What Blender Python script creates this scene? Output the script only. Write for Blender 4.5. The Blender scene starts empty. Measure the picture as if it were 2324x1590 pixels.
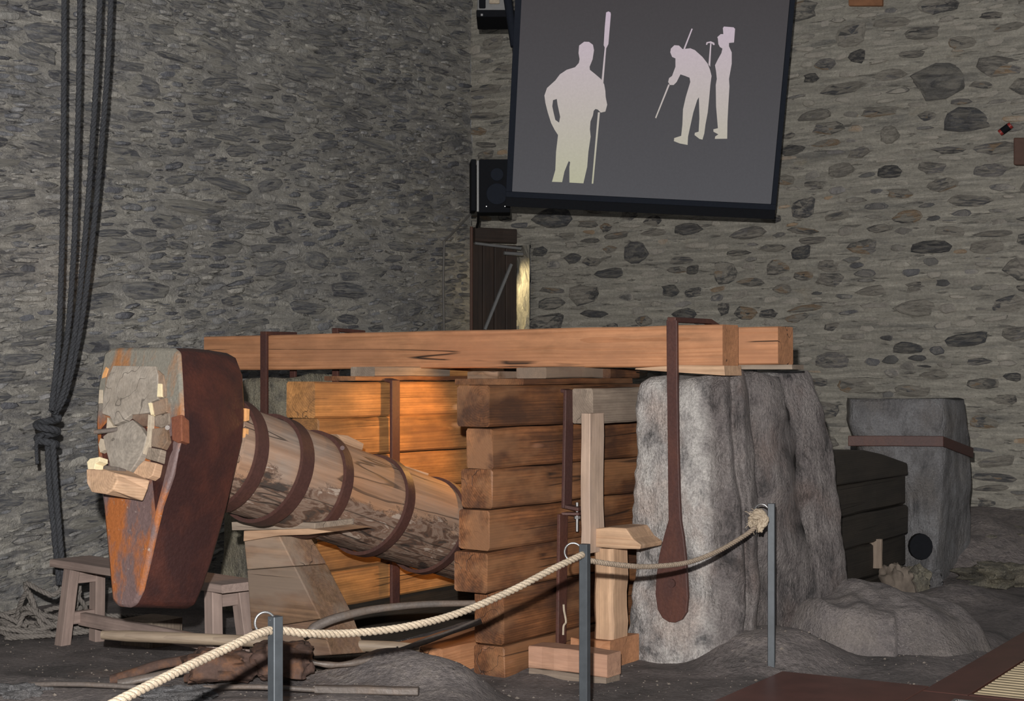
import bpy, bmesh, math, random
from mathutils import Vector, Matrix, noise
from mathutils.geometry import tessellate_polygon

random.seed(7)
sc = bpy.context.scene
COL = sc.collection

# ------------------------------------------------------------------ camera, light, exposure
F, CX, HY, EYE = 3600.0, 1162.0, 850.0, 1.58
cam = bpy.data.cameras.new('camera'); cam.sensor_width = 36.0; cam.lens = F / 2324 * 36
cam.shift_y = (HY - 795) / 2324; cam.clip_end = 100
camo = bpy.data.objects.new('camera', cam); COL.objects.link(camo)
camo.location = (0, 0, EYE); camo.rotation_euler = (math.pi / 2, 0, 0)
sc.camera = camo

world = bpy.data.worlds.new('world'); sc.world = world; world.use_nodes = True
bg = world.node_tree.nodes['Background']
bg.inputs[0].default_value = (0.92, 0.95, 1.0, 1); bg.inputs[1].default_value = 0.105

sc.view_settings.view_transform = 'Standard'; sc.view_settings.look = 'None'
sc.view_settings.gamma = 1; sc.view_settings.use_curve_mapping = False
sc.view_settings.exposure = 0.0


def lamp(name, kind, loc, energy, color, radius, target=None, angle=60, blend=.4):
    l = bpy.data.lights.new(name, kind); l.energy = energy; l.color = color
    l.shadow_soft_size = radius
    o = bpy.data.objects.new(name, l); COL.objects.link(o); o.location = loc
    if kind == 'SPOT':
        l.spot_size = math.radians(angle); l.spot_blend = blend
        o.rotation_euler = (Vector(target) - Vector(loc)).to_track_quat('-Z', 'Y').to_euler()
    return o


# the photographer's flash, a little above and left of the lens
lamp('flash_light', 'POINT', (-.10, -.05, EYE + .32), 3250, (1.0, .965, .93), .03)

# ------------------------------------------------------------------ coordinate helpers
TH = math.radians(34)
E1 = Vector((math.sin(TH), math.cos(TH), 0)); E2 = Vector((-math.cos(TH), math.sin(TH), 0))
ORG = Vector((-.13, 8.18, 0)); UP = Vector((0, 0, 1)); CAM = Vector((0, 0, EYE))


def W(a, b, z): return ORG + E1 * a + E2 * b + UP * z
def ray(px, py): return Vector(((px - CX) / F, 1, (HY - py) / F))
def at(px, py, Y): return CAM + ray(px, py) * Y


def onplane(px, py, q, n):
    r = ray(px, py); return CAM + r * ((q - CAM).dot(n) / r.dot(n))


def toS(p):
    d = p - ORG; return d.dot(E1), d.dot(E2), p.z


def sa(px, py, a): return toS(onplane(px, py, W(a, 0, 0), E1))
def sb(px, py, b): return toS(onplane(px, py, W(0, b, 0), E2))
def onz(px, py, z): return onplane(px, py, Vector((0, 0, z)), UP)


def fn(x, y, z, s=1.0): return noise.noise(Vector((x * s, y * s, z * s)))


# ------------------------------------------------------------------ object helpers
WM = {}


def frame(o, x, up=UP):
    x = Vector(x).normalized(); y = Vector(up).cross(x).normalized(); z = x.cross(y)
    m = Matrix((x, y, z)).transposed().to_4x4(); m.translation = o; return m


def put(o, M, parent=None):
    COL.objects.link(o)
    WM[o] = M
    if parent is not None:
        o.parent = parent; o.matrix_parent_inverse = WM[parent].inverted()
    o.matrix_basis = M
    return o


def thing(name, loc, label, cat, group=None):
    o = bpy.data.objects.new(name, None); o.empty_display_size = .1
    put(o, Matrix.Translation(Vector(loc))); return tag(o, label, cat, group)


def tag(o, label=None, cat=None, group=None, kind=None):
    if label: o['label'] = label
    if cat: o['category'] = cat
    if group: o['group'] = group
    if kind: o['kind'] = kind
    return o


def mesh(name, verts, faces, mat, parent=None, M=None, smooth=False, bevel=0, world=True, autos=None):
    """verts are world points (world=True) or local to M."""
    vs = [Vector(v) for v in verts]
    if M is None:
        c = Vector((sum(v.x for v in vs) / len(vs), sum(v.y for v in vs) / len(vs), min(v.z for v in vs)))
        M = Matrix.Translation(c)
    if world:
        Mi = M.inverted(); vs = [Mi @ v for v in vs]
    me = bpy.data.meshes.new(name); me.from_pydata([tuple(v) for v in vs], [], faces); me.validate()
    bm = bmesh.new(); bm.from_mesh(me); bmesh.ops.recalc_face_normals(bm, faces=bm.faces); bm.to_mesh(me); bm.free()
    if smooth or autos:
        me.polygons.foreach_set('use_smooth', [True] * len(me.polygons))
        if autos: me.set_sharp_from_angle(angle=math.radians(autos))
    me.materials.append(mat)
    o = bpy.data.objects.new(name, me)
    if bevel:
        b = o.modifiers.new('bevel', 'BEVEL'); b.width = bevel; b.segments = 2; b.limit_method = 'ANGLE'
        b.angle_limit = math.radians(35)
    return put(o, M, parent)


def prism(name, A, B, mat, parent=None, axis=None, bevel=.006, smooth=False):
    """closed solid between two equal-length world outlines"""
    n = len(A); vs = list(A) + list(B)
    fs = [list(range(n)), list(range(2 * n - 1, n - 1, -1))] + [[i, (i + 1) % n, n + (i + 1) % n, n + i] for i in range(n)]
    M = None
    if axis is not None:
        c = sum((Vector(v) for v in vs), Vector()) / len(vs); M = frame(c, axis, UP if abs(Vector(axis).normalized().z) < .9 else E1)
    return mesh(name, vs, fs, mat, parent, M, bevel=bevel, smooth=smooth)


def timber(name, p0, p1, w, h, mat, parent=None, up=UP, seg=6, jit=.004, ch=.008, taper=1.0, seed=None, rough_end=0.0):
    """beam with chamfered edges from p0 to p1 (centre line), grain along local x"""
    p0, p1 = Vector(p0), Vector(p1); L = (p1 - p0).length
    M = frame(p0, p1 - p0, up); rnd = random.Random(seed if seed is not None else random.random())
    prof = [(-w/2+ch, -h/2), (w/2-ch, -h/2), (w/2, -h/2+ch), (w/2, h/2-ch), (w/2-ch, h/2), (-w/2+ch, h/2), (-w/2, h/2-ch), (-w/2, -h/2+ch)]
    vs = []; fs = []
    for i in range(seg + 1):
        t = i / seg; k = 1 + (taper - 1) * t; oy, oz = rnd.uniform(-jit, jit), rnd.uniform(-jit, jit)
        for (y, z) in prof:
            e = rnd.uniform(-rough_end, rough_end) if i in (0, seg) else 0
            vs.append((L * t + e, y * k + oy + rnd.uniform(-jit, jit) * .4, z * k + oz + rnd.uniform(-jit, jit) * .4))
    for i in range(seg):
        for j in range(8):
            fs.append([i*8+j, i*8+(j+1) % 8, i*8+8+(j+1) % 8, i*8+8+j])
    fs.append(list(range(8))); fs.append([seg*8+j for j in range(7, -1, -1)])
    return mesh(name, vs, fs, mat, parent, M, world=False)


def sbox(name, a0, a1, b0, b1, z0, z1, mat, parent=None, axis='a', **kw):
    """timber aligned with the machine's own axes"""
    am, bmid, zm = (a0+a1)/2, (b0+b1)/2, (z0+z1)/2
    if axis == 'a': return timber(name, W(a0, bmid, zm), W(a1, bmid, zm), b1-b0, z1-z0, mat, parent, **kw)
    if axis == 'b': return timber(name, W(am, b0, zm), W(am, b1, zm), a1-a0, z1-z0, mat, parent, **kw)
    return timber(name, W(am, bmid, z0), W(am, bmid, z1), a1-a0, b1-b0, mat, parent, up=E2, **kw)


def tube_data(pts, r, sides=8, vs=None, fs=None, close=False, flat=1.0):
    vs = [] if vs is None else vs; fs = [] if fs is None else fs
    base = len(vs); n = len(pts); pts = [Vector(p) for p in pts]
    N = None
    for i, p in enumerate(pts):
        if close: t = pts[(i+1) % n] - pts[i-1]
        else: t = pts[min(i+1, n-1)] - pts[max(i-1, 0)]
        t.normalize()
        if N is None: N = t.orthogonal().normalized()
        N = (N - t * N.dot(t))
        if N.length < 1e-6: N = t.orthogonal()
        N.normalize(); B = t.cross(N)
        rr = r[i] if isinstance(r, (list, tuple)) else r
        for j in range(sides):
            q = 2*math.pi*j/sides
            vs.append(p + (N*math.cos(q) + B*math.sin(q)*flat)*rr)
    for i in range(n if close else n-1):
        i2 = (i+1) % n
        for j in range(sides):
            fs.append([base+i*sides+j, base+i*sides+(j+1) % sides, base+i2*sides+(j+1) % sides, base+i2*sides+j])
    if not close:
        fs.append([base+j for j in range(sides-1, -1, -1)]); fs.append([base+(n-1)*sides+j for j in range(sides)])
    return vs, fs


def tube(name, pts, r, mat, parent=None, sides=10, close=False, flat=1.0, smooth=True):
    vs, fs = tube_data(pts, r, sides, close=close, flat=flat)
    return mesh(name, vs, fs, mat, parent, autos=50 if smooth else None)


def catmull(pts, n=12):
    pts = [Vector(p) for p in pts]; out = []
    P = [pts[0]*2-pts[1]] + pts + [pts[-1]*2-pts[-2]]
    for i in range(1, len(P)-2):
        for k in range(n):
            t = k/n; a, b, c, d = P[i-1], P[i], P[i+1], P[i+2]
            out.append(.5*((2*b)+(c-a)*t+(2*a-5*b+4*c-d)*t*t+(3*b-a-3*c+d)*t**3))
    out.append(pts[-1]); return out


def resample(pts, step):
    out = [pts[0].copy()]; acc = 0
    for i in range(1, len(pts)):
        seg = pts[i]-pts[i-1]; L = seg.length; d = step-acc
        while d <= L:
            out.append(pts[i-1]+seg*(d/L)); d += step
        acc = L-(d-step)
    return out


def rope(name, pts, r, mat, parent=None, pitch=None, strands=3, step=None, sides=6, vsfs=None):
    """laid rope: strands twisted round the centre line"""
    pitch = pitch or r*5.5; step = step or pitch/9
    P = resample(catmull(pts, 16), step); vs, fs = vsfs or ([], [])
    T = []; N = None; NN = []
    for i in range(len(P)):
        t = (P[min(i+1, len(P)-1)]-P[max(i-1, 0)]).normalized()
        if N is None: N = t.orthogonal().normalized()
        N = (N-t*N.dot(t)).normalized(); T.append(t); NN.append(N.copy())
    for s in range(strands):
        q = []
        for i, p in enumerate(P):
            an = 2*math.pi*(i*step/pitch+s/strands); B = T[i].cross(NN[i])
            q.append(p+(NN[i]*math.cos(an)+B*math.sin(an))*r*.5)
        tube_data(q, r*.56, sides, vs, fs)
    if vsfs: return None
    return mesh(name, vs, fs, mat, parent, smooth=True)


# ------------------------------------------------------------------ materials
class NB:
    def __init__(s, name):
        s.m = bpy.data.materials.new(name); s.m.use_nodes = True; s.t = s.m.node_tree; s.n = s.t.nodes; s.l = s.t.links
        s.p = s.n['Principled BSDF']

    def add(s, kind, **kw):
        n = s.n.new(kind)
        for k, v in kw.items(): setattr(n, k, v)
        return n

    def put(s, sock, v):
        if hasattr(v, 'is_linked') or isinstance(v, bpy.types.NodeSocket): s.l.new(v, sock)
        elif isinstance(v, (tuple, list)) and len(v) == 3 and sock.type == 'RGBA': sock.default_value = (*v, 1)
        else: sock.default_value = v

    def coord(s, scale=(1, 1, 1), kind='Object', offset=True, rot=(0, 0, 0), off=(7.3, 3.1, 5.7)):
        tc = s.add('ShaderNodeTexCoord'); v = tc.outputs[kind]
        if offset:
            oi = s.add('ShaderNodeObjectInfo')
            cx = s.add('ShaderNodeVectorMath', operation='SCALE'); cx.inputs[0].default_value = off; s.l.new(oi.outputs['Random'], cx.inputs['Scale'])
            ad = s.add('ShaderNodeVectorMath', operation='ADD'); s.l.new(v, ad.inputs[0]); s.l.new(cx.outputs[0], ad.inputs[1]); v = ad.outputs[0]
        mp = s.add('ShaderNodeMapping'); mp.inputs['Scale'].default_value = scale; mp.inputs['Rotation'].default_value = rot
        s.l.new(v, mp.inputs[0]); return mp.outputs[0]

    def noise(s, vec, scale, detail=4, rough=.55, dist=0):
        n = s.add('ShaderNodeTexNoise'); s.l.new(vec, n.inputs['Vector']); n.inputs['Scale'].default_value = scale
        n.inputs['Detail'].default_value = detail; n.inputs['Roughness'].default_value = rough; n.inputs['Distortion'].default_value = dist
        return n.outputs['Fac']

    def vor(s, vec, scale, out='Distance', feature='F1'):
        n = s.add('ShaderNodeTexVoronoi', feature=feature); s.l.new(vec, n.inputs['Vector']); n.inputs['Scale'].default_value = scale
        return n.outputs[out]

    def rings(s, vec, scale, dist, detail=2, ds=1.5):
        n = s.add('ShaderNodeTexWave', wave_type='RINGS', rings_direction='X', wave_profile='SAW'); s.l.new(vec, n.inputs['Vector'])
        n.inputs['Scale'].default_value = scale; n.inputs['Distortion'].default_value = dist; n.inputs['Detail'].default_value = detail
        n.inputs['Detail Scale'].default_value = ds; return n.outputs['Fac']

    def ramp(s, fac, stops, interp='LINEAR'):
        n = s.add('ShaderNodeValToRGB'); e = n.color_ramp.elements; n.color_ramp.interpolation = interp
        while len(e) > 1: e.remove(e[-1])
        for i, (p, c) in enumerate(stops):
            x = e[0] if i == 0 else e.new(p); x.position = p
            x.color = (c, c, c, 1) if isinstance(c, (int, float)) else (*c, 1)
        s.l.new(fac, n.inputs[0]); return n.outputs['Color']

    def mix(s, fac, a, b, blend='MIX'):
        n = s.add('ShaderNodeMix', data_type='RGBA', blend_type=blend)
        s.put(n.inputs['Factor'], fac); s.put(n.inputs['A'], a); s.put(n.inputs['B'], b); return n.outputs['Result']

    def math(s, op, a, b=0.0):
        n = s.add('ShaderNodeMath', operation=op); s.put(n.inputs[0], a); s.put(n.inputs[1], b); return n.outputs[0]

    def rnd(s): return s.add('ShaderNodeObjectInfo').outputs['Random']

    def island(s):
        a = s.add('ShaderNodeNewGeometry').outputs['Random Per Island']; b = s.rnd()
        return s.math('FRACT', s.math('ADD', a, b))

    def hsv(s, col, val, sat=1.0):
        n = s.add('ShaderNodeHueSaturation'); s.put(n.inputs['Value'], val); s.put(n.inputs['Saturation'], sat); s.put(n.inputs['Color'], col); return n.outputs[0]

    def bump(s, h, strength=.4, dist=.01):
        n = s.add('ShaderNodeBump'); n.inputs['Strength'].default_value = strength; n.inputs['Distance'].default_value = dist
        s.l.new(h, n.inputs['Height']); s.l.new(n.outputs[0], s.p.inputs['Normal'])

    def done(s, col, rough=.8, metal=0, spec=None):
        s.put(s.p.inputs['Base Color'], col); s.put(s.p.inputs['Roughness'], rough); s.p.inputs['Metallic'].default_value = metal
        if spec is not None: s.p.inputs['Specular IOR Level'].default_value = spec
        return s.m


def wood(name, light, dark, stain, stain_amt=.5, ring=26, vary=.35, knots=.6, crack=1.0, rough=.72, grey=None, grey_amt=.6, kth=.62, con=.5):
    b = NB(name)
    v = b.coord((.035, 1, 1), off=(7.3, .17, -.13)); r = b.rings(v, ring, 1.6, 3, .9)
    col = b.mix(b.math('MULTIPLY', b.ramp(r, [(.0, 0), (.55, .25), (.95, 1)]), .7), light, dark)
    fine = b.noise(b.coord((1.3, 48, 48)), 1, 5, .6)
    col = b.mix(con, col, b.ramp(fine, [(.3, .3), (.7, 1.0)]), 'MULTIPLY')
    mot = b.noise(b.coord((2.5, 6, 6)), 1.5, 5, .65)
    col = b.mix(con*.95, col, b.ramp(mot, [(.3, .4), (.7, 1.25)]), 'MULTIPLY')
    st = b.noise(b.coord((.8, 2.2, 2.2)), 2.0, 5, .6)
    col = b.mix(b.math('MULTIPLY', b.ramp(st, [(.44, 0), (.60, 1)]), stain_amt), col, stain)
    if grey:
        gq = b.noise(b.coord((1.0, 3, 3), off=(2.1, 9.2, 4.4)), 1.3, 4, .6); col = b.mix(b.math('MULTIPLY', b.ramp(gq, [(.47, 0), (.60, 1)]), grey_amt), col, grey)
    kv = b.coord((1.5, 5.5, 5.5)); kw = b.math('MULTIPLY', b.math('SUBTRACT', b.noise(kv, 3.0, 2), .5), .12)
    kd = b.math('ADD', b.vor(kv, 1.0), kw)
    kcol = b.add('ShaderNodeSeparateColor'); b.l.new(b.vor(kv, 1.0, 'Color'), kcol.inputs[0])
    kg = b.math('GREATER_THAN', kcol.outputs[0], kth)
    kn = b.ramp(kd, [(.05, 1), (.10, .7), (.15, 0)])
    kc = b.ramp(kd, [(.012, .3), (.035, 1.0)])
    pale = b.mix(1.0, b.hsv(light, 1.3, .85), kc, 'MULTIPLY')
    col = b.mix(b.math('MULTIPLY', b.math('MULTIPLY', kn, kg), knots), col, pale)
    cn = b.noise(b.coord((.13, 8, 8)), 1.0, 2, .4)
    cr = b.ramp(cn, [(.492, 0), (.498, 1), (.502, 1), (.508, 0)])
    gate = b.ramp(b.noise(b.coord((.9, 2, 2)), 1.6, 2), [(.50, 0), (.56, 1)])
    crk = b.math('MULTIPLY', b.math('MULTIPLY', cr, gate), crack * .85)
    col = b.mix(crk, col, (.015, .01, .008))
    vv = b.math('ADD', b.math('MULTIPLY', b.rnd(), vary), 1 - vary/2)
    col = b.hsv(col, vv, 1.0)
    hh = b.math('SUBTRACT', b.math('ADD', b.math('MULTIPLY', fine, .5), b.math('MULTIPLY', r, .2)), crk)
    b.bump(hh, .45, .008)
    return b.done(col, rough)


MAT = {}
MAT['crib'] = wood('old_crib_timber', (.285, .115, .045), (.125, .048, .021), (.058, .028, .018), .78, 25, .5, .95, 1, .6, (.36, .18, .085), .4, .5, .85)
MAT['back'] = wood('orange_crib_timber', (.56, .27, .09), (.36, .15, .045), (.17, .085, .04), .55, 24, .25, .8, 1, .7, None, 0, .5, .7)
MAT['beam'] = wood('sawn_fir_timber', (.62, .30, .15), (.50, .215, .095), (.40, .19, .10), .55, 30, .12, .45, 1.2, .6)
MAT['pale'] = wood('pale_fir_timber', (.66, .435, .275), (.52, .31, .18), (.42, .26, .17), .45, 28, .18, .4, .7, .75)
MAT['wan'] = wood('wan_prop_timber', (.62, .46, .35), (.52, .37, .27), (.44, .33, .27), .5, 28, .12, .3, .5, .8, (.56, .49, .43), .6)
MAT['grey'] = wood('weathered_grey_timber', (.36, .29, .225), (.25, .19, .145), (.15, .11, .085), .5, 26, .2, .4, 1, .85)
MAT['chock'] = wood('brown_block_timber', (.34, .20, .115), (.24, .138, .08), (.14, .088, .07), .6, 26, .35, .5, 1, .8, (.28, .22, .17), .6, .55, .7)
MAT['bench'] = wood('dusty_taupe_timber', (.40, .30, .26), (.34, .25, .215), (.29, .22, .19), .5, 28, .1, .1, .2, .85)
MAT['dark'] = wood('tarred_dark_timber', (.034, .028, .022), (.016, .013, .011), (.055, .042, .03), .3, 24, .3, .5, 1, .6)
MAT['pole'] = wood('smooth_pole_timber', (.36, .28, .20), (.27, .20, .145), (.2, .15, .11), .5, 28, .1, .1, .3, .6)
MAT['end'] = wood('cut_grey_end_timber', (.40, .35, .295), (.34, .295, .245), (.25, .205, .16), .5, 22, .15, .15, .7, .8)
MAT['pink'] = wood('pinkish_block_timber', (.58, .34, .225), (.50, .275, .175), (.42, .235, .16), .5, 30, .1, .15, .3, .7)


def helve_mat():
    b = NB('helve_timber')
    fine = b.noise(b.coord((1.3, 40, 40), offset=False), 1, 5, .6)
    st = b.noise(b.coord((1.2, 3, 3), offset=False), 1.6, 5, .6)
    col = b.mix(b.ramp(st, [(.35, 0), (.65, 1)]), (.42, .255, .165), (.36, .30, .255))
    warm = b.ramp(b.noise(b.coord((.8, 1, 1), offset=False), 1.3, 2), [(.4, 0), (.62, 1)])
    col = b.mix(b.math('MULTIPLY', warm, .5), col, (.50, .235, .10))
    col = b.mix(.6, col, b.ramp(fine, [(.3, .35), (.65, 1.0)]), 'MULTIPLY')
    # flaking bark left on the underside of the log
    tc = b.add('ShaderNodeTexCoord'); sx = b.add('ShaderNodeSeparateXYZ'); b.l.new(tc.outputs['Object'], sx.inputs[0])
    un = b.math('ADD', b.math('MULTIPLY', sx.outputs['Z'], -3.2), b.math('MULTIPLY', sx.outputs['X'], .10))
    side = b.math('ADD', un, b.math('SUBTRACT', b.noise(b.coord((3, 9, 9), offset=False), 1.2, 5, .65), .5))
    mask = b.ramp(side, [(.12, 0), (.22, 1)])
    fl = b.noise(b.coord((3.2, 11, 11), offset=False), 1.4, 4, .6, .6)
    bark = b.ramp(fl, [(.36, (.035, .03, .028)), (.44, (.10, .055, .038)), (.5, (.24, .17, .13)), (.58, (.17, .10, .07)), (.64, (.42, .34, .28))], 'EASE')
    col = b.mix(b.math('MULTIPLY', mask, .92), col, bark)
    cn = b.noise(b.coord((.5, 6, 6), offset=False), 1.1, 3, .5)
    cr = b.ramp(cn, [(.487, 0), (.497, 1), (.503, 1), (.513, 0)])
    col = b.mix(b.math('MULTIPLY', cr, .7), col, (.03, .022, .018))
    h = b.math('SUBTRACT', b.math('ADD', b.math('MULTIPLY', fine, .35), b.math('MULTIPLY', b.math('MULTIPLY', fl, mask), 1.4)), b.math('MULTIPLY', cr, .6))
    b.bump(h, .6, .015)
    return b.done(col, .72)


MAT['helve'] = helve_mat()


def rust(name, base, orange, grey, amt=.5, grey_amt=.3, sc_=3, rough=.6, spec=.5, streak=(1, 1, .35)):
    b = NB(name)
    n1 = b.noise(b.coord(streak), sc_, 6, .65); n2 = b.noise(b.coord((1, 1, .7)), sc_*.8, 5, .6); n3 = b.noise(b.coord(), 60, 3)
    col = b.mix(b.math('MULTIPLY', b.ramp(n1, [(.48, 0), (.62, 1)]), amt), base, orange)
    col = b.mix(b.math('MULTIPLY', b.ramp(n2, [(.55, 0), (.68, 1)]), grey_amt), col, grey)
    col = b.mix(.5, col, b.ramp(n3, [(.3, .5), (.7, 1)]), 'MULTIPLY')
    b.bump(b.math('ADD', n3, b.math('MULTIPLY', n1, 2)), .3, .006)
    return b.done(col, rough, 0, spec)


MAT['iron'] = rust('oxide_brown_iron', (.075, .030, .025), (.17, .062, .034), (.05, .032, .03), .35, .3, 3)
MAT['hoop'] = rust('hoop_iron', (.075, .033, .027), (.125, .05, .032), (.045, .034, .032), .35, .3, 4, .55)
MAT['rustblock'] = rust('crusted_rusty_iron', (.105, .065, .052), (.23, .105, .05), (.04, .033, .032), .5, .65, 9, .9, .3, (1, 1, 1))
MAT['greyiron'] = rust('dull_grey_iron', (.15, .125, .11), (.20, .14, .10), (.08, .075, .07), .4, .4, 5, .5)


MAT['keyrust'] = rust('orange_red_rust', (.21, .072, .04), (.30, .11, .045), (.10, .05, .04), .5, .3, 8)


def head_mat():
    b = NB('hammer_head_iron')
    tc = b.add('ShaderNodeTexCoord'); g = b.add('ShaderNodeSeparateXYZ'); b.l.new(tc.outputs['Object'], g.inputs[0])
    gn = b.add('ShaderNodeNewGeometry')
    # struck face (outer end of the casting) carries scale rust, flanks an oxide coat
    front = b.ramp(b.math('MULTIPLY', g.outputs['X'], -1.0), [(.0, 0), (.02, 1)])
    face = b.math('LESS_THAN', g.outputs['X'], b.math('ADD', b.math('MULTIPLY', b.math('MINIMUM', b.math('ADD', g.outputs['Z'], .1), 0.0), -.20), .012))
    n1 = b.noise(b.coord((1, 1.4, .55), offset=False), 5, 6, .65); n2 = b.noise(b.coord((1, 3, .6), offset=False), 3, 5, .6); n3 = b.noise(b.coord(offset=False), 70, 3)
    flank = b.mix(b.ramp(n2, [(.44, 0), (.70, 1)]), (.040, .0165, .015), (.10, .031, .02))
    flank = b.mix(b.math('MULTIPLY', b.ramp(n1, [(.56, 0), (.70, 1)]), .5), flank, (.022, .014, .014))
    top = b.ramp(g.outputs['Z'], [(-.2, 0), (.12, 1)])
    fcol = b.mix(b.ramp(n1, [(.44, 0), (.56, 1)]), (.16, .105, .10), (.36, .115, .03))
    tcol = b.mix(b.ramp(n1, [(.5, 0), (.66, 1)]), (.225, .21, .175), (.36, .16, .06))
    fcol = b.mix(top, fcol, tcol)
    sp = b.ramp(b.noise(b.coord(offset=False), 38, 3), [(.68, 0), (.73, 1)])
    fcol = b.mix(b.math('MULTIPLY', sp, .6), fcol, (.45, .38, .32))
    col = b.mix(face, flank, fcol)
    col = b.mix(.4, col, b.ramp(n3, [(.3, .5), (.7, 1)]), 'MULTIPLY')
    b.bump(b.math('ADD', n3, b.math('MULTIPLY', n1, 2.5)), .35, .008)
    return b.done(col, b.mix(face, (.42, .42, .42), (.62, .62, .62)), 0, .5)


MAT['head'] = head_mat()


def granite(name, pale, mid, dark, warm, streak=.35, rough=.78, amt=.8, broken=0):
    b = NB(name)
    n1 = b.noise(b.coord((1, 1, streak), offset=False), 5, 8, .68, .5); n2 = b.noise(b.coord((1, 1, .5), offset=False), 1.9, 5, .6)
    n3 = b.noise(b.coord(offset=False), 75, 4, .7); n4 = b.noise(b.coord((1, 1, .8), offset=False), 3.3, 4)
    n5 = b.noise(b.coord((1, 1, .3), offset=False), 17, 6, .7)
    col = b.ramp(n1, [(.34, dark), (.45, mid), (.58, pale), (.75, mid)])
    col = b.mix(b.math('MULTIPLY', b.ramp(n4, [(.5, 0), (.66, 1)]), .55), col, warm)
    col = b.mix(b.math('MULTIPLY', b.ramp(n2, [(.50, 0), (.64, 1)]), .5), col, dark)
    col = b.mix(b.math('MULTIPLY', b.ramp(n5, [(.58, 0), (.68, 1)]), .6), col, dark)
    col = b.mix(.7*amt, col, b.ramp(n3, [(.33, .3), (.55, .9), (.72, 1.35)]), 'MULTIPLY')
    sp = b.noise(b.coord(offset=False), 130, 2, .5)
    col = b.mix(b.math('MULTIPLY', b.ramp(sp, [(.66, 0), (.72, 1)]), .5*amt), col, (.75, .73, .70))
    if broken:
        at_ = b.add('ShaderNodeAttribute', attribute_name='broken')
        col = b.mix(b.math('MULTIPLY', at_.outputs['Fac'], broken), col, b.mix(1.0, col, (.36, .335, .34), 'MULTIPLY'))  # painted side shade, dirt and groove stain multiply the stone darker
    b.bump(b.math('ADD', b.math('MULTIPLY', n1, 2.2), b.math('ADD', b.math('MULTIPLY', n3, .6), b.math('MULTIPLY', n5, 1.4))), .9, .03)
    return b.done(col, rough)


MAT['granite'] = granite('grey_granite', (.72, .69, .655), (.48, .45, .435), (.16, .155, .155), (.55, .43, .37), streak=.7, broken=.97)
MAT['granite_far'] = granite('dark_grey_granite', (.28, .28, .29), (.20, .195, .20), (.10, .10, .105), (.22, .20, .185), .6, .8, .6)
MAT['granite_left'] = granite('olive_grey_granite', (.33, .30, .22), (.23, .21, .165), (.11, .105, .09), (.30, .25, .17), .7)


def mortar(name, pale, mid, dark, warm, stretch=(1.0, 1.0, 4.0), shale=.5, rot=0.0, zone=0.0):
    b = NB(name)
    v = b.coord(stretch, offset=False, rot=(0, rot, 0))
    n1 = b.noise(v, 1.3, 7, .68, .6); n2 = b.noise(b.coord((1, 1, 1.3), offset=False), .8, 4, .6); n3 = b.noise(b.coord(offset=False), 45, 4, .7)
    n4 = b.noise(b.coord((stretch[0]*1.6, stretch[1], stretch[2]*1.9), offset=False, rot=(0, rot, 0)), 2.6, 6, .7, .9)
    n5 = b.noise(b.coord((1, 1, 2.2), offset=False), 2.4, 4, .6)
    col = b.ramp(n1, [(.32, dark), (.45, mid), (.6, pale)])
    col = b.mix(b.math('MULTIPLY', b.ramp(n2, [(.42, 0), (.62, 1)]), .55), col, mid)
    line = b.ramp(n4, [(.36, 1), (.46, 0)])
    col = b.mix(b.math('MULTIPLY', line, shale), col, dark)
    n6 = b.noise(b.coord((1.7, 1.7, 11), offset=False), 2.2, 3, .6, .3)
    dash = b.ramp(n6, [(.31, 1), (.385, 0)]); col = b.mix(b.math('MULTIPLY', dash, .55), col, (.09, .088, .088))
    if zone:
        nz = b.noise(b.coord((1, 1, 1.1), offset=False), .55, 3, .55, .4); dk = b.ramp(n4, [(.40, 1), (.56, .15)])
        col = b.mix(b.math('MULTIPLY', b.math('MULTIPLY', b.ramp(nz, [(.45, 0), (.58, 1)]), dk), zone), col, (.13, .132, .145))
    col = b.mix(b.math('MULTIPLY', b.ramp(n5, [(.62, 0), (.74, 1)]), .35), col, warm)
    col = b.mix(.5, col, b.ramp(n3, [(.3, .55), (.7, 1.15)]), 'MULTIPLY')
    b.bump(b.math('ADD', b.math('MULTIPLY', n4, 2.0), b.math('ADD', b.math('SUBTRACT', n1, dash), b.math('MULTIPLY', n3, .3))), .8, .035)
    return b.done(col, .9)


MAT['mortarR'] = mortar('lime_mortar_wall', (.51, .48, .41), (.43, .405, .35), (.235, .23, .215), (.49, .40, .27), (.8, .8, 4.5), .5)
MAT['mortarL'] = mortar('schist_rubble_wall', (.60, .57, .50), (.47, .45, .415), (.17, .175, .19), (.50, .45, .36), (.9, .9, 3.2), .6, zone=.6)


def rubble(name, cols, smear):
    b = NB(name); i = b.island()
    k = len(cols); col = b.ramp(i, [(j/k, c) for j, c in enumerate(cols)], 'CONSTANT')
    n1 = b.noise(b.coord((1.2, 4.5, 1), offset=True), 2.4, 6, .7, .5); n3 = b.noise(b.coord(offset=True), 9, 4, .7)
    col = b.mix(.85, col, b.ramp(n1, [(.3, .45), (.5, .95), (.7, 1.5)]), 'MULTIPLY')
    col = b.mix(.4, col, b.ramp(n3, [(.3, .5), (.7, 1.2)]), 'MULTIPLY')
    sm = b.noise(b.coord((1, 2.2, 1), kind='Generated', offset=True), 2.6, 5, .65, .4)
    col = b.mix(b.math('MULTIPLY', b.ramp(sm, [(.46, 0), (.60, 1)]), .85), col, smear)
    b.bump(b.math('ADD', b.math('MULTIPLY', n1, 1.8), n3), .7, .03)
    return b.done(col, .8)


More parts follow.
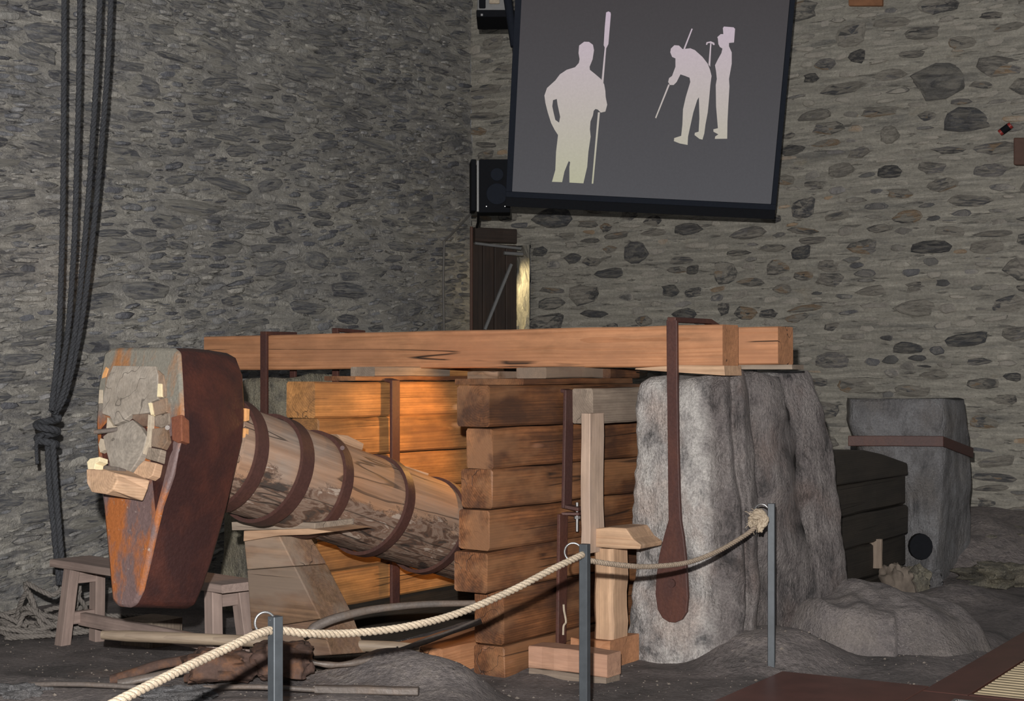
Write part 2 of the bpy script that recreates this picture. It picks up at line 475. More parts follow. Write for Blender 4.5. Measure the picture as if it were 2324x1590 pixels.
MAT['stoneR'] = rubble('wall_stone_dark', [(.15, .145, .135), (.12, .12, .125), (.24, .225, .20), (.29, .27, .235), (.14, .138, .132), (.20, .188, .17), (.33, .305, .265), (.10, .098, .098), (.33, .24, .16), (.22, .21, .205), (.27, .25, .22), (.35, .325, .28), (.31, .29, .25)], (.39, .36, .31))
MAT['stoneD'] = rubble('wall_stone_slate', [(.115, .112, .11), (.10, .102, .108), (.15, .145, .135), (.085, .084, .086), (.13, .128, .13)], (.25, .235, .205))
MAT['stoneL'] = rubble('wall_schist', [(.22, .225, .24), (.29, .29, .295), (.15, .153, .17), (.37, .36, .335), (.25, .255, .27), (.45, .43, .385), (.18, .185, .205), (.33, .325, .325)], (.45, .43, .39))


def earth():
    b = NB('trampled_dark_earth')
    n1 = b.noise(b.coord((1, 1, 1), offset=False), 2.2, 7, .65, .4); n2 = b.noise(b.coord(offset=False), 40, 5, .7); n3 = b.noise(b.coord((.5, 1.6, 1), offset=False), 1.1, 4)
    n4 = b.noise(b.coord((1, 1, 2), offset=False), 7, 5, .6, 1)
    col = b.ramp(n1, [(.34, (.07, .063, .062)), (.48, (.155, .136, .132)), (.62, (.225, .195, .188)), (.75, (.155, .138, .135))])
    tc = b.add('ShaderNodeNewGeometry'); g = b.add('ShaderNodeSeparateXYZ'); b.l.new(tc.outputs['Position'], g.inputs[0])
    col = b.mix(b.math('MULTIPLY', b.ramp(n3, [(.5, 0), (.68, 1)]), .5), col, (.07, .06, .057))
    # loose sandy clay of the banked-up heaps
    heap = b.ramp(b.math('ADD', g.outputs['Z'], b.math('MULTIPLY', b.math('SUBTRACT', n4, .5), .12)), [(.07, 0), (.16, 1)])
    col = b.mix(b.math('MULTIPLY', heap, .75), col, b.ramp(n4, [(.35, (.17, .15, .148)), (.5, (.25, .218, .21)), (.62, (.31, .27, .248)), (.72, (.21, .185, .178))]))
    col = b.mix(.6, col, b.ramp(n2, [(.32, .4), (.6, 1.05), (.8, 1.6)]), 'MULTIPLY')
    b.bump(b.math('ADD', b.math('MULTIPLY', n1, 2), b.math('ADD', n2, n4)), .8, .03)
    return b.done(col, .9)


MAT['earth'] = earth()


def simple(name, col, rough=.6, metal=0, nscale=30, namt=.3, bumpd=.003, spec=None):
    b = NB(name); n = b.noise(b.coord(), nscale, 4, .6)
    c = b.mix(namt, col, b.ramp(n, [(.3, .45), (.7, 1.15)]), 'MULTIPLY'); b.bump(n, .2, bumpd)
    return b.done(c, rough, metal, spec)


def ropemat(name, c1, c2):
    b = NB(name); n = b.noise(b.coord((1, 1, 1), offset=False), 160, 3, .7); n2 = b.noise(b.coord(offset=False), 9, 3)
    c = b.mix(b.ramp(n, [(.35, 0), (.65, 1)]), c1, c2); c = b.mix(.4, c, b.ramp(n2, [(.3, .5), (.7, 1.1)]), 'MULTIPLY')
    b.bump(n, .5, .004); return b.done(c, .9)


MAT['rope'] = ropemat('pale_hemp_rope', (.34, .27, .19), (.55, .46, .35))
MAT['rope2'] = ropemat('brown_hemp_rope', (.26, .20, .14), (.40, .32, .25))
MAT['darkrope'] = ropemat('tarred_rope', (.026, .027, .032), (.075, .08, .09))
MAT['heaprope'] = ropemat('dusty_grey_rope', (.14, .125, .115), (.25, .225, .20))
MAT['post'] = simple('blackened_steel', (.072, .082, .092), .5, .35, 18, .35)
MAT['chrome'] = simple('bright_steel', (.55, .55, .55), .25, .9, 20, .1)
MAT['black'] = simple('black_plastic', (.012, .013, .016), .85, 0, 40, .2, .003, .08)
MAT['bezel'] = simple('blue_black_frame', (.018, .022, .032), .8, 0, 40, .2, .003, .1)
MAT['greymetal'] = simple('grey_painted_metal', (.22, .22, .22), .5, .2, 20, .2)
MAT['doorwood'] = wood('dark_door_timber', (.06, .038, .028), (.04, .026, .02), (.025, .02, .018), .5, 12, .1, .1, .4, .7)
MAT['jamb'] = simple('reddish_jamb', (.10, .05, .035), .7)
MAT['deck'] = simple('red_brown_lacquer_board', (.125, .047, .036), .4, 0, 6, .5, .002)
MAT['slat'] = simple('worn_yellow_grey_slat', (.52, .42, .27), .5, 0, 9, .5)
MAT['gap'] = simple('dark_mat_rubber', (.03, .026, .024), .9)
MAT['chip'] = simple('fresh_split_wood', (.82, .70, .45), .8, 0, 60, .3)
MAT['chip2'] = simple('orange_wood_chip', (.72, .36, .14), .8, 0, 60, .3)
MAT['chip3'] = simple('pale_worn_wood', (.50, .42, .32), .8, 0, 50, .4)
MAT['chip4'] = simple('stained_broken_stone', (.19, .155, .125), .85, 0, 14, .7, .02)
MAT['red'] = simple('red_plastic', (.30, .025, .02), .5)
MAT['brick'] = simple('orange_brick', (.30, .14, .07), .85, 0, 12, .5)
MAT['cable'] = simple('grey_conduit', (.16, .15, .14), .7)


def emit(name, c0, c1, s=1.0, grain=.0):
    b = NB(name); tc = b.add('ShaderNodeTexCoord'); g = b.add('ShaderNodeSeparateXYZ'); b.l.new(tc.outputs['Object'], g.inputs[0])
    col = b.ramp(b.math('MULTIPLY', g.outputs['Z'], .62), [(0, c0), (1, c1)])
    n = b.noise(b.coord(offset=False), 55, 2); col = b.mix(.12, col, b.ramp(n, [(.3, .7), (.7, 1.2)]), 'MULTIPLY')
    b.put(b.p.inputs['Emission Color'], col); b.p.inputs['Emission Strength'].default_value = s
    return b.done((.01, .01, .01), .9, 0, .05)


MAT['screen'] = emit('dim_screen_picture', (.078, .077, .084), (.054, .049, .052))
MAT['figure'] = emit('lit_screen_figure', (.43, .42, .30), (.52, .41, .53))

# ------------------------------------------------------------------ floor
def gauss(x, y, cx, cy, rx, ry, ang=0):
    dx, dy = x-cx, y-cy; c, s = math.cos(ang), math.sin(ang); u, v = dx*c+dy*s, -dx*s+dy*c
    return math.exp(-((u/rx)**2+(v/ry)**2))


def smooth(t): t = max(0, min(1, t)); return t*t*(3-2*t)


DK0 = onz(1775, 1522, .04); DKa = Vector((.515, .857, 0)); DKb = Vector((.857, -.515, 0)); DK2 = (onz(2100, 1562, .04)-DK0)


def ground(x, y):
    h = .018*fn(x, y, 0, 1.1)+.014*fn(x, y, 3, 3.1)+.006*fn(x, y, 5, 9)
    # banked earth in front of the hammer
    m = .13*smooth((7.95-y)/.35)*smooth((y-6.6)/.4)*smooth((.05-x)/.35)
    m += .12*gauss(x, y, -.52, 7.62, .42, .22, -.3)
    h += m*(1+.25*fn(x, y, 8, 2.5))
    # heap right of the big stone
    q = 1-math.sqrt(((x-1.42)/.52)**2+((y-8.72)/.52)**2)+.10*fn(x, y, 2, 2.4)
    h += .17*smooth(q/.8)*(1+.15*fn(x, y, 4, 6))
    h += .12*gauss(x, y, 2.2, 9.3, .8, .5)
    # foot of the far wall
    h += .45*gauss(x, y, 4.3, 13.6, 1.9, 1.2)*(1+.4*fn(x, y, 1, 1.6))+.30*gauss(x, y, 3.6, 12.3, .7, .5)*(1+.5*fn(x, y, 1, 2.5))
    h += .12*gauss(x, y, 2.6, 10.6, 1.6, .5)*(1+.8*fn(x, y, 7, 2.0))
    # dug flat beneath the boardwalk
    d = Vector((x, y, 0))-DK0; p, q = d.dot(DKa), d.dot(DKb); e1 = min(q, -p)
    d = d-DK2; e2 = d.dot(DKb); e = max(e1, e2)
    if e > -.12: h = h*(1-smooth((e+.12)/.12))+min(h, .0)*smooth((e+.12)/.12)
    return h


def build_floor():
    xs = [-7+i*.05 for i in range(281)]; ys = []
    y = 2.5
    while y < 17.5: ys.append(y); y += .045 if 6.4 < y < 10.5 else .09
    vs = [(x, yy, ground(x, yy)) for yy in ys for x in xs]; n = len(xs)
    fs = [[j*n+i, j*n+i+1, j*n+n+i+1, j*n+n+i] for j in range(len(ys)-1) for i in range(n-1)]
    o = mesh('floor', vs, fs, MAT['earth'], smooth=True, M=Matrix.Identity(4))
    tag(o, 'dark uneven trampled earth floor with banked heaps', 'floor', kind='structure')


build_floor()

# ------------------------------------------------------------------ walls
CORNER = Vector((-.41, 16.0, 0))
DL = Vector((-.482, -.876, 0)); DR = Vector((.876, -.482, 0))
NL = Vector((.876, -.482, 0)); NR = Vector((-.482, -.876, 0))     # into the room
UDOOR = (onplane(1205, 700, CORNER, NR)-CORNER).dot(DR); ZDOOR = 2.86


def wdisp(u, z, k):
    return .05*fn(u, k, z, .7)+.025*fn(u*.8, k+4, z*2.2, 1.7)+.012*fn(u, k, z*2, 5)


def wall(name, d, n, k, length, mat, label, hole=False):
    st = .08; nu = int(length/st)+1; nz = 84
    vs = []; fs = []
    for j in range(nz+1):
        for i in range(nu+1):
            u, z = i*st, -.1+j*st
            if hole and z < ZDOOR+.1 and i*st <= UDOOR+st and (i+1)*st > UDOOR: u = UDOOR
            vs.append(CORNER+d*u+UP*z+n*wdisp(u, z, k))
    for j in range(nz):
        for i in range(nu):
            z = -.1+j*st
            if hole and z < ZDOOR and (i+1)*st <= UDOOR: continue
            a = j*(nu+1)+i; fs.append([a, a+1, a+nu+2, a+nu+1])
    o = mesh(name, vs, fs, mat, smooth=True, M=frame(CORNER, d))
    return tag(o, label, 'wall', kind='structure')


wallL = wall('wall_left', DL, NL, 0, 9.6, MAT['mortarL'], 'rough grey schist rubble wall on the left')
wallR = wall('wall_right', DR, NR, 20, 8.4, MAT['mortarR'], 'mortared rubble stone wall behind the screen', hole=True)


def stone_mesh(seed, slab):
    r = random.Random(seed); n = 10; vs = []; fs = []
    rad = []; k = r.uniform(2.0, 3.2) if slab else r.uniform(1.9, 2.8)
    for i in range(n):
        q = 2*math.pi*(i+r.uniform(-.28, .28))/n; c, s = abs(math.cos(q))**(2/k), abs(math.sin(q))**(2/k)
        m = r.uniform(.72, 1.05); rad.append((math.copysign(c, math.cos(q))*m*.5, math.copysign(s, math.sin(q))*m*.5))
    for (sc_, z) in ((1.06, -1.2), (1.0, .25), (.82, .8), (.45, 1.0)):
        for (x, y) in rad: vs.append((x*sc_+r.uniform(-.02, .02), y*sc_+r.uniform(-.02, .02), z+(r.uniform(-.22, .22) if z > 0 else 0)))
    vs.append((0, 0, 1.0))
    for l in range(3):
        for i in range(n): fs.append([l*n+i, l*n+(i+1) % n, (l+1)*n+(i+1) % n, (l+1)*n+i])
    for i in range(n): fs.append([3*n+i, 3*n+(i+1) % n, 4*n])
    return vs, fs


def stones(wallo, d, n, k, length, mat, keys, count_parts, count_stuff, slabby, zmin, zmax, umin, tilt=0.0, seed=1, avoid=None, dark=None):
    R = random.Random(seed); prot = []
    for i in range(18):
        vs, fs = stone_mesh(100*seed+i, slabby); me = bpy.data.meshes.new('wall_stone'); me.from_pydata(vs, [], fs)
        bm = bmesh.new(); bm.from_mesh(me); bmesh.ops.recalc_face_normals(bm, faces=bm.faces); bm.to_mesh(me); bm.free()
        me.polygons.foreach_set('use_smooth', [True]*len(me.polygons)); me.set_sharp_from_angle(angle=math.radians(45))
        me.materials.append(mat); prot.append((me, vs, fs))
    placed = []; cells = {}

    def clash(u, z, w, h):
        for du in range(-2, 3):
            for dz in range(-2, 3):
                for (u2, z2, w2, h2) in cells.get((int(u/.3)+du, int(z/.3)+dz), ()):
                    if abs(u-u2) < (w+w2)*.47 and abs(z-z2) < (h+h2)*.47: return True
        return False

    def add(u, z, w, h, dep, rot):
        cells.setdefault((int(u/.3), int(z/.3)), []).append((u, z, w, h)); placed.append((u, z, w, h, dep, rot))
    for (px, py, wp, hp, dep) in keys:
        p = onplane(px, py, CORNER, n); u = (p-CORNER).dot(d); s = F/p.y
        add(u, p.z, wp/s/abs(d.dot(Vector((1, 0, 0)))), hp/s, dep*.6, R.uniform(-.08, .08))
    tries = 0; total = count_parts+count_stuff
    while len(placed) < total and tries < 90000:
        tries += 1
        f = 1-tries/90000; u = R.uniform(umin, length); z = R.uniform(zmin, zmax)
        if slabby: w = R.uniform(.08, .42)*(f**.7)+.06; h = w*R.uniform(.10, .32)
        else: w = R.uniform(.07, .42)*(f**.9)+.06; h = w*R.uniform(.18, .62)
        p = CORNER+d*u+UP*z
        px = CX+F*p.x/p.y; py = HY-F*(z-EYE)/p.y
        if not (-80 < px < 2400 and -80 < py < 1330): continue
        if avoid and avoid(u, z): continue
        if clash(u, z, w, h): continue
        if slabby and px > 560 and fn(u, 3, z, .55) > -.05 and R.random() < .8: continue
        add(u, z, w, h, R.uniform(.002, .014) if not slabby else R.uniform(.004, .03), R.uniform(-.12, .12)+tilt)
    order = placed[:len(keys)]+sorted(placed[len(keys):], key=lambda q: -q[2]*q[3])
    dk = None
    if dark is not None:
        dk = []
        for (me, vs, fs) in prot[:10]: m2 = me.copy(); m2.materials.clear(); m2.materials.append(dark); dk.append(m2)
    sv, sf = [], []
    Z3 = n; X3 = d if d.cross(UP).dot(n) > 0 else -d
    B3 = Matrix((X3, UP, Z3)).transposed()
    for i, (u, z, w, h, dep, rot) in enumerate(order):
        me, vs, fs = prot[R.randrange(len(prot))]
        M3 = B3 @ Matrix.Rotation(rot, 3, 'Z') @ Matrix.Diagonal((w, h, dep))
        c = CORNER+d*u+UP*z+n*wdisp(u, z, k)
        if i < count_parts:
            if dk and i < len(keys) and (i in (0, 1, 2, 3, 6, 26, 8) or i % 3 == 0): me = dk[i % 10]
            o = bpy.data.objects.new('wall_stone', me); M = M3.to_4x4(); M.translation = c; put(o, M, wallo)
        else:
            b0 = len(sv); sv += [c+M3 @ Vector(v) for v in vs]; sf += [[b0+q for q in f] for f in fs]
    if sv:
        o = mesh('small_wall_stones', sv, sf, mat, wallo, M=frame(CORNER, d)); tag(o, kind='stuff')
        o.data.polygons.foreach_set('use_smooth', [True]*len(o.data.polygons)); o.data.set_sharp_from_angle(angle=math.radians(45))


KR = [(1250, 495, 92, 58, .03), (1440, 573, 62, 62, .012), (1385, 620, 72, 28, .02), (1520, 660, 42, 36, .02), (1640, 615, 56, 62, .02),
      (1825, 472, 58, 54, .03), (1820, 573, 48, 36, .035), (1885, 816, 78, 42, .03), (2130, 176, 124, 104, .04), (2195, 272, 118, 62, .03),
      (2015, 305, 46, 50, .02), (1935, 80, 72, 60, .02), (1947, 128, 40, 38, .02), (2098, 75, 84, 34, .02), (2180, 95, 62, 34, .02),
      (2015, 388, 54, 34, .02), (2196, 455, 100, 32, .02), (1905, 385, 66, 44, .02), (1795, 340, 62, 28, .02), (2250, 35, 50, 16, .02),
      (1700, 640, 60, 24, .02), (1560, 520, 74, 34, .02), (1695, 530, 78, 34, .02), (1375, 515, 28, 24, .03), (1225, 570, 36, 26, .02),
      (1535, 612, 50, 18, .02), (1572, 612, 32, 26, .03), (1350, 712, 64, 20, .02), (1690, 710, 50, 36, .02), (1640, 700, 28, 34, .02),
      (1550, 712, 60, 30, .03), (1460, 728, 40, 28, .03), (1880, 290, 70, 32, .02), (1842, 178, 34, 26, .02), (2178, 230, 52, 18, .03),
      (2080, 700, 90, 48, .02), (2200, 770, 100, 36, .02), (2290, 690, 80, 46, .02), (1985, 660, 80, 30, .02), (2060, 790, 70, 30, .02),
      (2265, 1048, 86, 30, .015), (2230, 870, 70, 30, .02), (2300, 855, 40, 24, .03), (2120, 850, 60, 26, .02), (1960, 560, 70, 40, .02),
      (2110, 560, 90, 34, .02), (2240, 560, 80, 40, .02), (1340, 545, 46, 14, .02), (1300, 585, 40, 28, .02), (1385, 565, 34, 20, .02)]
stones(wallR, DR, NR, 20, 8.2, MAT['stoneR'], KR, 300, 520, False, .3, 5.6, .05, 0, 1,
       avoid=lambda u, z: u < UDOOR+.18 and z < ZDOOR+.1, dark=MAT['stoneD'])
KL = [(715, 160, 110, 36, .05), (110, 75, 74, 54, .06), (95, 120, 66, 44, .05), (960, 50, 40, 34, .04), (910, 20, 60, 30, .05), (320, 200, 60, 60, .04),
      (645, 515, 40, 40, .04), (720, 590, 50, 50, .04), (800, 660, 90, 40, .03), (700, 700, 80, 36, .03), (430, 470, 110, 40, .05), (520, 420, 90, 30, .05),
      (905, 560, 60, 26, .03), (860, 330, 80, 26, .03), (600, 280, 90, 30, .04), (1020, 130, 50, 22, .03), (260, 560, 80, 40, .04), (330, 660, 90, 50, .04)]
stones(wallL, DL, NL, 0, 8.6, MAT['stoneL'], KL, 300, 2300, True, .1, 5.8, .1, .10, 2)

# doorway beside the corner: splayed reveal, back, door leaf
pA, pB = CORNER+DR*UDOOR+NR*wdisp(UDOOR, 1, 20), at(1166, 700, 16.25)
vs = []; fs = []; nu, nz = 10, 40
for j in range(nz+1):
    for i in range(nu+1):
        q = pA.lerp(pB, i/nu); z = ZDOOR*j/nz
        vs.append(Vector((q.x, q.y, z))+Vector((-1, -.2, 0))*(.07*fn(q.x*2, q.y, z, 3.2)+.03*fn(q.x, q.y*3, z, 9))*(1 if 0 < i else 0))
for j in range(nz):
    for i in range(nu): a = j*(nu+1)+i; fs.append([a, a+1, a+nu+2, a+nu+1])
rv = mesh('wall_reveal', vs, fs, MAT['mortarR'], M=frame(pA, pB-pA)); tag(rv, 'rough stone side of the doorway lit yellow from within', 'wall', kind='structure')
bk = mesh('wall_passage', [(-1.3, 17.3, -.1), (.9, 17.3, -.1), (.9, 17.3, 3.4), (-1.3, 17.3, 3.4)], [[0, 1, 2, 3]], MAT['mortarL']); tag(bk, 'dark end wall of the passage behind the door', 'wall', kind='structure')
YD = 15.35
dl, drr = at(1068, 700, YD), at(1171, 700, YD+.25)
dr = thing('door_1', ((dl.x+drr.x)/2, YD+.1, 0), 'dark plank door with grey diagonal brace standing ajar in the corner', 'door'); dr['kind'] = 'structure'
ztop = at(1120, 552, YD).z; dd = (drr-dl); dd.z = 0
for i in range(4):
    p = dl+dd*((i+.5)/4); timber('door_plank', Vector((p.x, p.y, .02)), Vector((p.x, p.y, ztop)), dd.length/4-.006, .045, MAT['doorwood'], dr, up=Vector((dd.y, -dd.x, 0)), seg=3, jit=.001)
timber('lintel_board', at(1076, 532, YD-.05), at(1170, 537, YD+.18), .05, .14, MAT['doorwood'], dr, seg=3)
timber('lintel_board', at(1078, 552, YD-.08), at(1182, 564, YD+.1), .03, .025, MAT['greymetal'], dr, seg=3, jit=.001)
timber('door_jamb', Vector((at(1070, 700, YD-.02).x, YD-.03, 0)), Vector((at(1070, 700, YD-.02).x, YD-.03, at(1070, 515, YD).z)), .03, .06, MAT['jamb'], dr, up=Vector((0, -1, 0)), seg=3, jit=.002)
timber('diagonal_brace', at(1160, 600, YD+.13), at(1100, 748, YD-.04), .03, .05, MAT['greymetal'], dr, up=Vector((.4, -1, .2)), seg=2, jit=.001)
tube('latch_bar', [at(1144, 574, YD+.02), at(1186, 577, YD+.1)], .018, MAT['greymetal'], dr, 8)
lamp('passage_light', 'SPOT', at(1105, 600, 16.1), 45, (1.0, .80, .42), .06, at(1195, 680, 15.75), 75, .5)

# conduit clipped to the left wall near the corner
cp = []
for (px, py) in [(1072, 480), (1040, 515), (1008, 548), (1006, 640), (1008, 760), (1010, 900)]:
    q = onplane(px, py, CORNER+NL*.06, NL); cp.append(q)
tag(tube('conduit', cp, .012, MAT['cable'], sides=6), 'thin grey cable conduit running down the left wall beside the corner', 'cable')

# ------------------------------------------------------------------ screen, loudspeaker, projector
zb = at(1460, 455, 13).z
SN = Vector((0, -1, -.27)).normalized(); SQ = Vector((0, 13, zb))
def scr(zx, zy, off=0.0): return onplane(1040+zx/2.905, zy/2.905, SQ+SN*off, SN)      # picture traced on the screen's own plane
S0, S1 = scr(355, 1262), scr(2062, 1345)
SU = (S1-S0).normalized(); SV = SN.cross(SU).normalized()
if SV.z < 0: SV = -SV
SW = (S1-S0).length; SH = 1.66
scrn = thing('projection_screen', (S0+S1)/2, 'large tilted black-framed screen showing three pale worker silhouettes', 'screen')
def sp(u, v, o=0.0): return S0+SU*u+SV*v+SN*o
def sbar(name, u0, u1, v0, v1, o0, o1, mat, par):
    A = [sp(u0, v0, o0), sp(u1, v0, o0), sp(u1, v1, o0), sp(u0, v1, o0)]; B = [sp(u0, v0, o1), sp(u1, v0, o1), sp(u1, v1, o1), sp(u0, v1, o1)]
    return prism(name, A, B, mat, par, bevel=.004)
panel = sbar('picture_panel', 0, SW, 0, SH, -.03, 0, MAT['screen'], scrn)
sbar('frame_rail', -.05, SW+.04, -.045, 0, -.07, .018, MAT['bezel'], scrn); sbar('frame_rail', -.05, SW+.04, SH, SH+.045, -.07, .018, MAT['bezel'], scrn)
sbar('frame_rail', -.05, 0, 0, SH, -.07, .018, MAT['bezel'], scrn); sbar('frame_rail', SW, SW+.04, 0, SH, -.07, .018, MAT['bezel'], scrn)
sbar('bottom_casing', -.05, SW+.04, -.125, -.046, -.12, .0, MAT['black'], scrn); sbar('back_casing', -.03, SW+.02, -.04, SH+.03, -.12, -.071, MAT['black'], scrn)

FIG = {
 'standing_figure': [[(797,300),(830,275),(862,276),(888,295),(895,330),(886,390),(866,440),(868,460),(905,490),(940,520),(962,555),(970,600),(972,640),(982,690),(970,735),(940,742),(920,722),(905,718),(893,730),(888,760),(872,800),(868,850),(873,900),(858,1000),(850,1100),(825,1208),(733,1203),(733,1100),(738,1068),(728,1062),(700,1130),(685,1200),(618,1198),(640,1120),(645,1000),(658,890),(635,855),(612,810),(590,740),(575,680),(568,630),(585,580),(640,530),(670,490),(715,460),(770,443),(795,415),(800,390),(793,350)],
   [(625,660),(650,652),(655,690),(672,770),(665,808),(640,790),(628,740),(620,700)]],
 'rabble_blade': [[(975,82),(990,75),(1004,82),(1006,95),(990,290),(977,316),(967,314),(959,298),(966,180)]],
 'rabble_shaft': [[(966,312),(976,312),(956,556),(944,540)]],
 'rabble_shaft_end': [[(921,740),(934,740),(890,1210),(880,1210)]],
 'bent_figure': [[(1398,345),(1402,320),(1425,298),(1455,300),(1480,324),(1530,318),(1560,330),(1610,375),(1645,420),(1660,460),(1670,500),(1662,560),(1655,640),(1645,740),(1630,820),(1622,880),(1610,920),(1590,915),(1558,890),(1560,875),(1585,868),(1590,780),(1587,640),(1575,660),(1550,740),(1530,830),(1515,900),(1512,955),(1460,945),(1422,930),(1424,910),(1470,895),(1478,820),(1482,720),(1500,640),(1530,540),(1525,512),(1495,500),(1465,490),(1440,540),(1420,560),(1395,560),(1384,540),(1390,515),(1410,500),(1432,440),(1432,385),(1410,375)]],
 'rod_top': [[(1538,188),(1546,190),(1494,326),(1484,324)]],
 'rod_end': [[(1385,555),(1394,560),(1305,780),(1298,775)]],
 'carrying_figure': [[(1745,185),(1752,175),(1815,180),(1825,190),(1818,280),(1785,283),(1785,305),(1803,345),(1803,420),(1785,520),(1788,570),(1780,700),(1775,800),(1773,914),(1692,915),(1694,900),(1715,885),(1683,868),(1682,852),(1712,845),(1700,700),(1698,560),(1705,520),(1700,470),(1693,430),(1710,395),(1735,350),(1742,320),(1725,310),(1715,290),(1712,255),(1708,245),(1730,225),(1748,225)]],
 'hooked_stick': [[(1633,294),(1637,278),(1665,272),(1688,282),(1691,296),(1682,297),(1670,284),(1668,310),(1661,440),(1650,425),(1660,300),(1662,283),(1646,284),(1641,296)]],
}
for nm, polys in FIG.items():
    loops = [[scr(x, y, .002) for (x, y) in p] for p in polys]
    loops2 = [[(SU.dot(q-S0), SV.dot(q-S0), 0) for q in l] for l in loops]
    tri = tessellate_polygon([[Vector(q) for q in l] for l in loops2]); flat = [q for l in loops for q in l]; n = len(flat)
    fs = [list(t) for t in tri]; vs = flat+[q-SN*.0015 for q in flat]; fs += [[n+c for c in reversed(t)] for t in tri]
    k = 0
    for l in loops:
        for i in range(len(l)): fs.append([k+i, k+(i+1) % len(l), n+k+(i+1) % len(l), n+k+i])
        k += len(l)
    mesh(nm, vs, fs, MAT['figure'], panel, M=Matrix.Translation(scr(1000, 1210, .002)))

spk = thing('loudspeaker', at(1112, 485, 13.5), 'black box loudspeaker on the wall beside the lower left screen corner', 'loudspeaker')
def ybox(name, x0, y0, x1, y1, Y, dep, mat, par, dx=0.0, bevel=.008):
    A = [at(x0, y1, Y), at(x1, y1, Y), at(x1, y0, Y), at(x0, y0, Y)]; B = [q+Vector((dx, dep, 0)) for q in A]
    return prism(name, A, B, mat, par, bevel=bevel)
cab = ybox('cabinet', 1087, 361, 1158, 482, 13.45, .30, MAT['black'], spk)
ybox('mount_plate', 1069, 361, 1081, 478, 13.6, .25, MAT['black'], spk, -.02); ybox('bracket_strip', 1082, 364, 1087, 480, 13.55, .03, MAT['greymetal'], spk, bevel=.002)
c = at(1130, 396, 13.44)
for (py, r, nm) in ((396, .055, 'tweeter'), (440, .09, 'woofer')):
    c = at(1128, py, 13.445); n = 24; A = [c+Vector((math.cos(q)*r, 0, math.sin(q)*r)) for q in [2*math.pi*i/n for i in range(n)]]
    B = [c+Vector((math.cos(q)*r*.3, .0, math.sin(q)*r*.3))+Vector((0, .03, 0)) for q in [2*math.pi*i/n for i in range(n)]]
    prism(nm, [a+Vector((0, -.012, 0)) for a in A], A, MAT['bezel'], cab, bevel=.004)
for px in (1104, 1146):
    ybox('screw_head', px-1.2, 468-1.2, px+1.2, 468+1.2, 13.44, .01, MAT['chrome'], cab, bevel=.001)
tag(tube('speaker_cable', [at(1086, 480, 13.6), at(1085, 505, 14.2), at(1082, 515, 15.2)], .012, MAT['black'], sides=6), 'short black cable hanging under the loudspeaker', 'cable')
pr = thing('projector', at(1120, 40, 13.6), 'dark grey projector unit with light panel at the top of the picture', 'projector')
ybox('body', 1083, -40, 1150, 26, 13.6, .35, MAT['greymetal'], pr); ybox('vent_panel', 1087, -36, 1102, 18, 13.58, .03, MAT['black'], pr); ybox('vent_panel', 1110, -36, 1134, 8, 13.58, .03, MAT['chip3'], pr)
ybox('tray', 1081, 22, 1168, 38, 13.4, .5, MAT['black'], pr); tube('hanger_arm', [at(1148, -30, 13.3), at(1168, 105, 13.2)], .035, MAT['bezel'], pr, 8)
ybox('indicator_lamp', 1091, 31, 1096, 36, 13.39, .01, MAT['chrome'], pr, bevel=.001)

# small fittings on the right wall
def onR(px, py, off=0.0): return onplane(px, py, CORNER+NR*off, NR)
wc = thing('wall_clip', onR(2282, 300, .06), 'small red and black clip fixed to the right wall', 'clip')
tube('clip_body', [onR(2272, 300, .08), onR(2291, 286, .08)], .03, MAT['black'], wc, 8); tube('clip_end', [onR(2290, 287, .1), onR(2295, 283, .1)], .028, MAT['red'], wc, 8); tube('clip_end', [onR(2269, 302, .1), onR(2274, 298, .1)], .028, MAT['red'], wc, 8)
def wallbox(name, x0, y0, x1, y1, mat, label, cat, o1=.07):
    A = [onR(x0, y1, o1), onR(x1, y1, o1), onR(x1, y0, o1), onR(x0, y0, o1)]; o = prism(name, A, [q-NR*(o1+.08) for q in A], mat, bevel=.01)
    return tag(o, label, cat)
wallbox('putlog_timber', 2300, 312, 2345, 374, MAT['jamb'], 'brown squared timber stub built into the right wall at the picture edge', 'timber')
wallbox('wall_brick', 1925, -20, 2002, 13, MAT['brick'], 'orange brick set in the right wall at the top of the picture', 'brick', .05)

# ------------------------------------------------------------------ stone pillars
def lerp_tab(tab, z):
    if z >= tab[0][0]: return tab[0][1]
    for (z0, v0), (z1, v1) in zip(tab, tab[1:]):
        if z >= z1: return v0+(v1-v0)*(z0-z)/(z0-z1)
    return tab[-1][1]


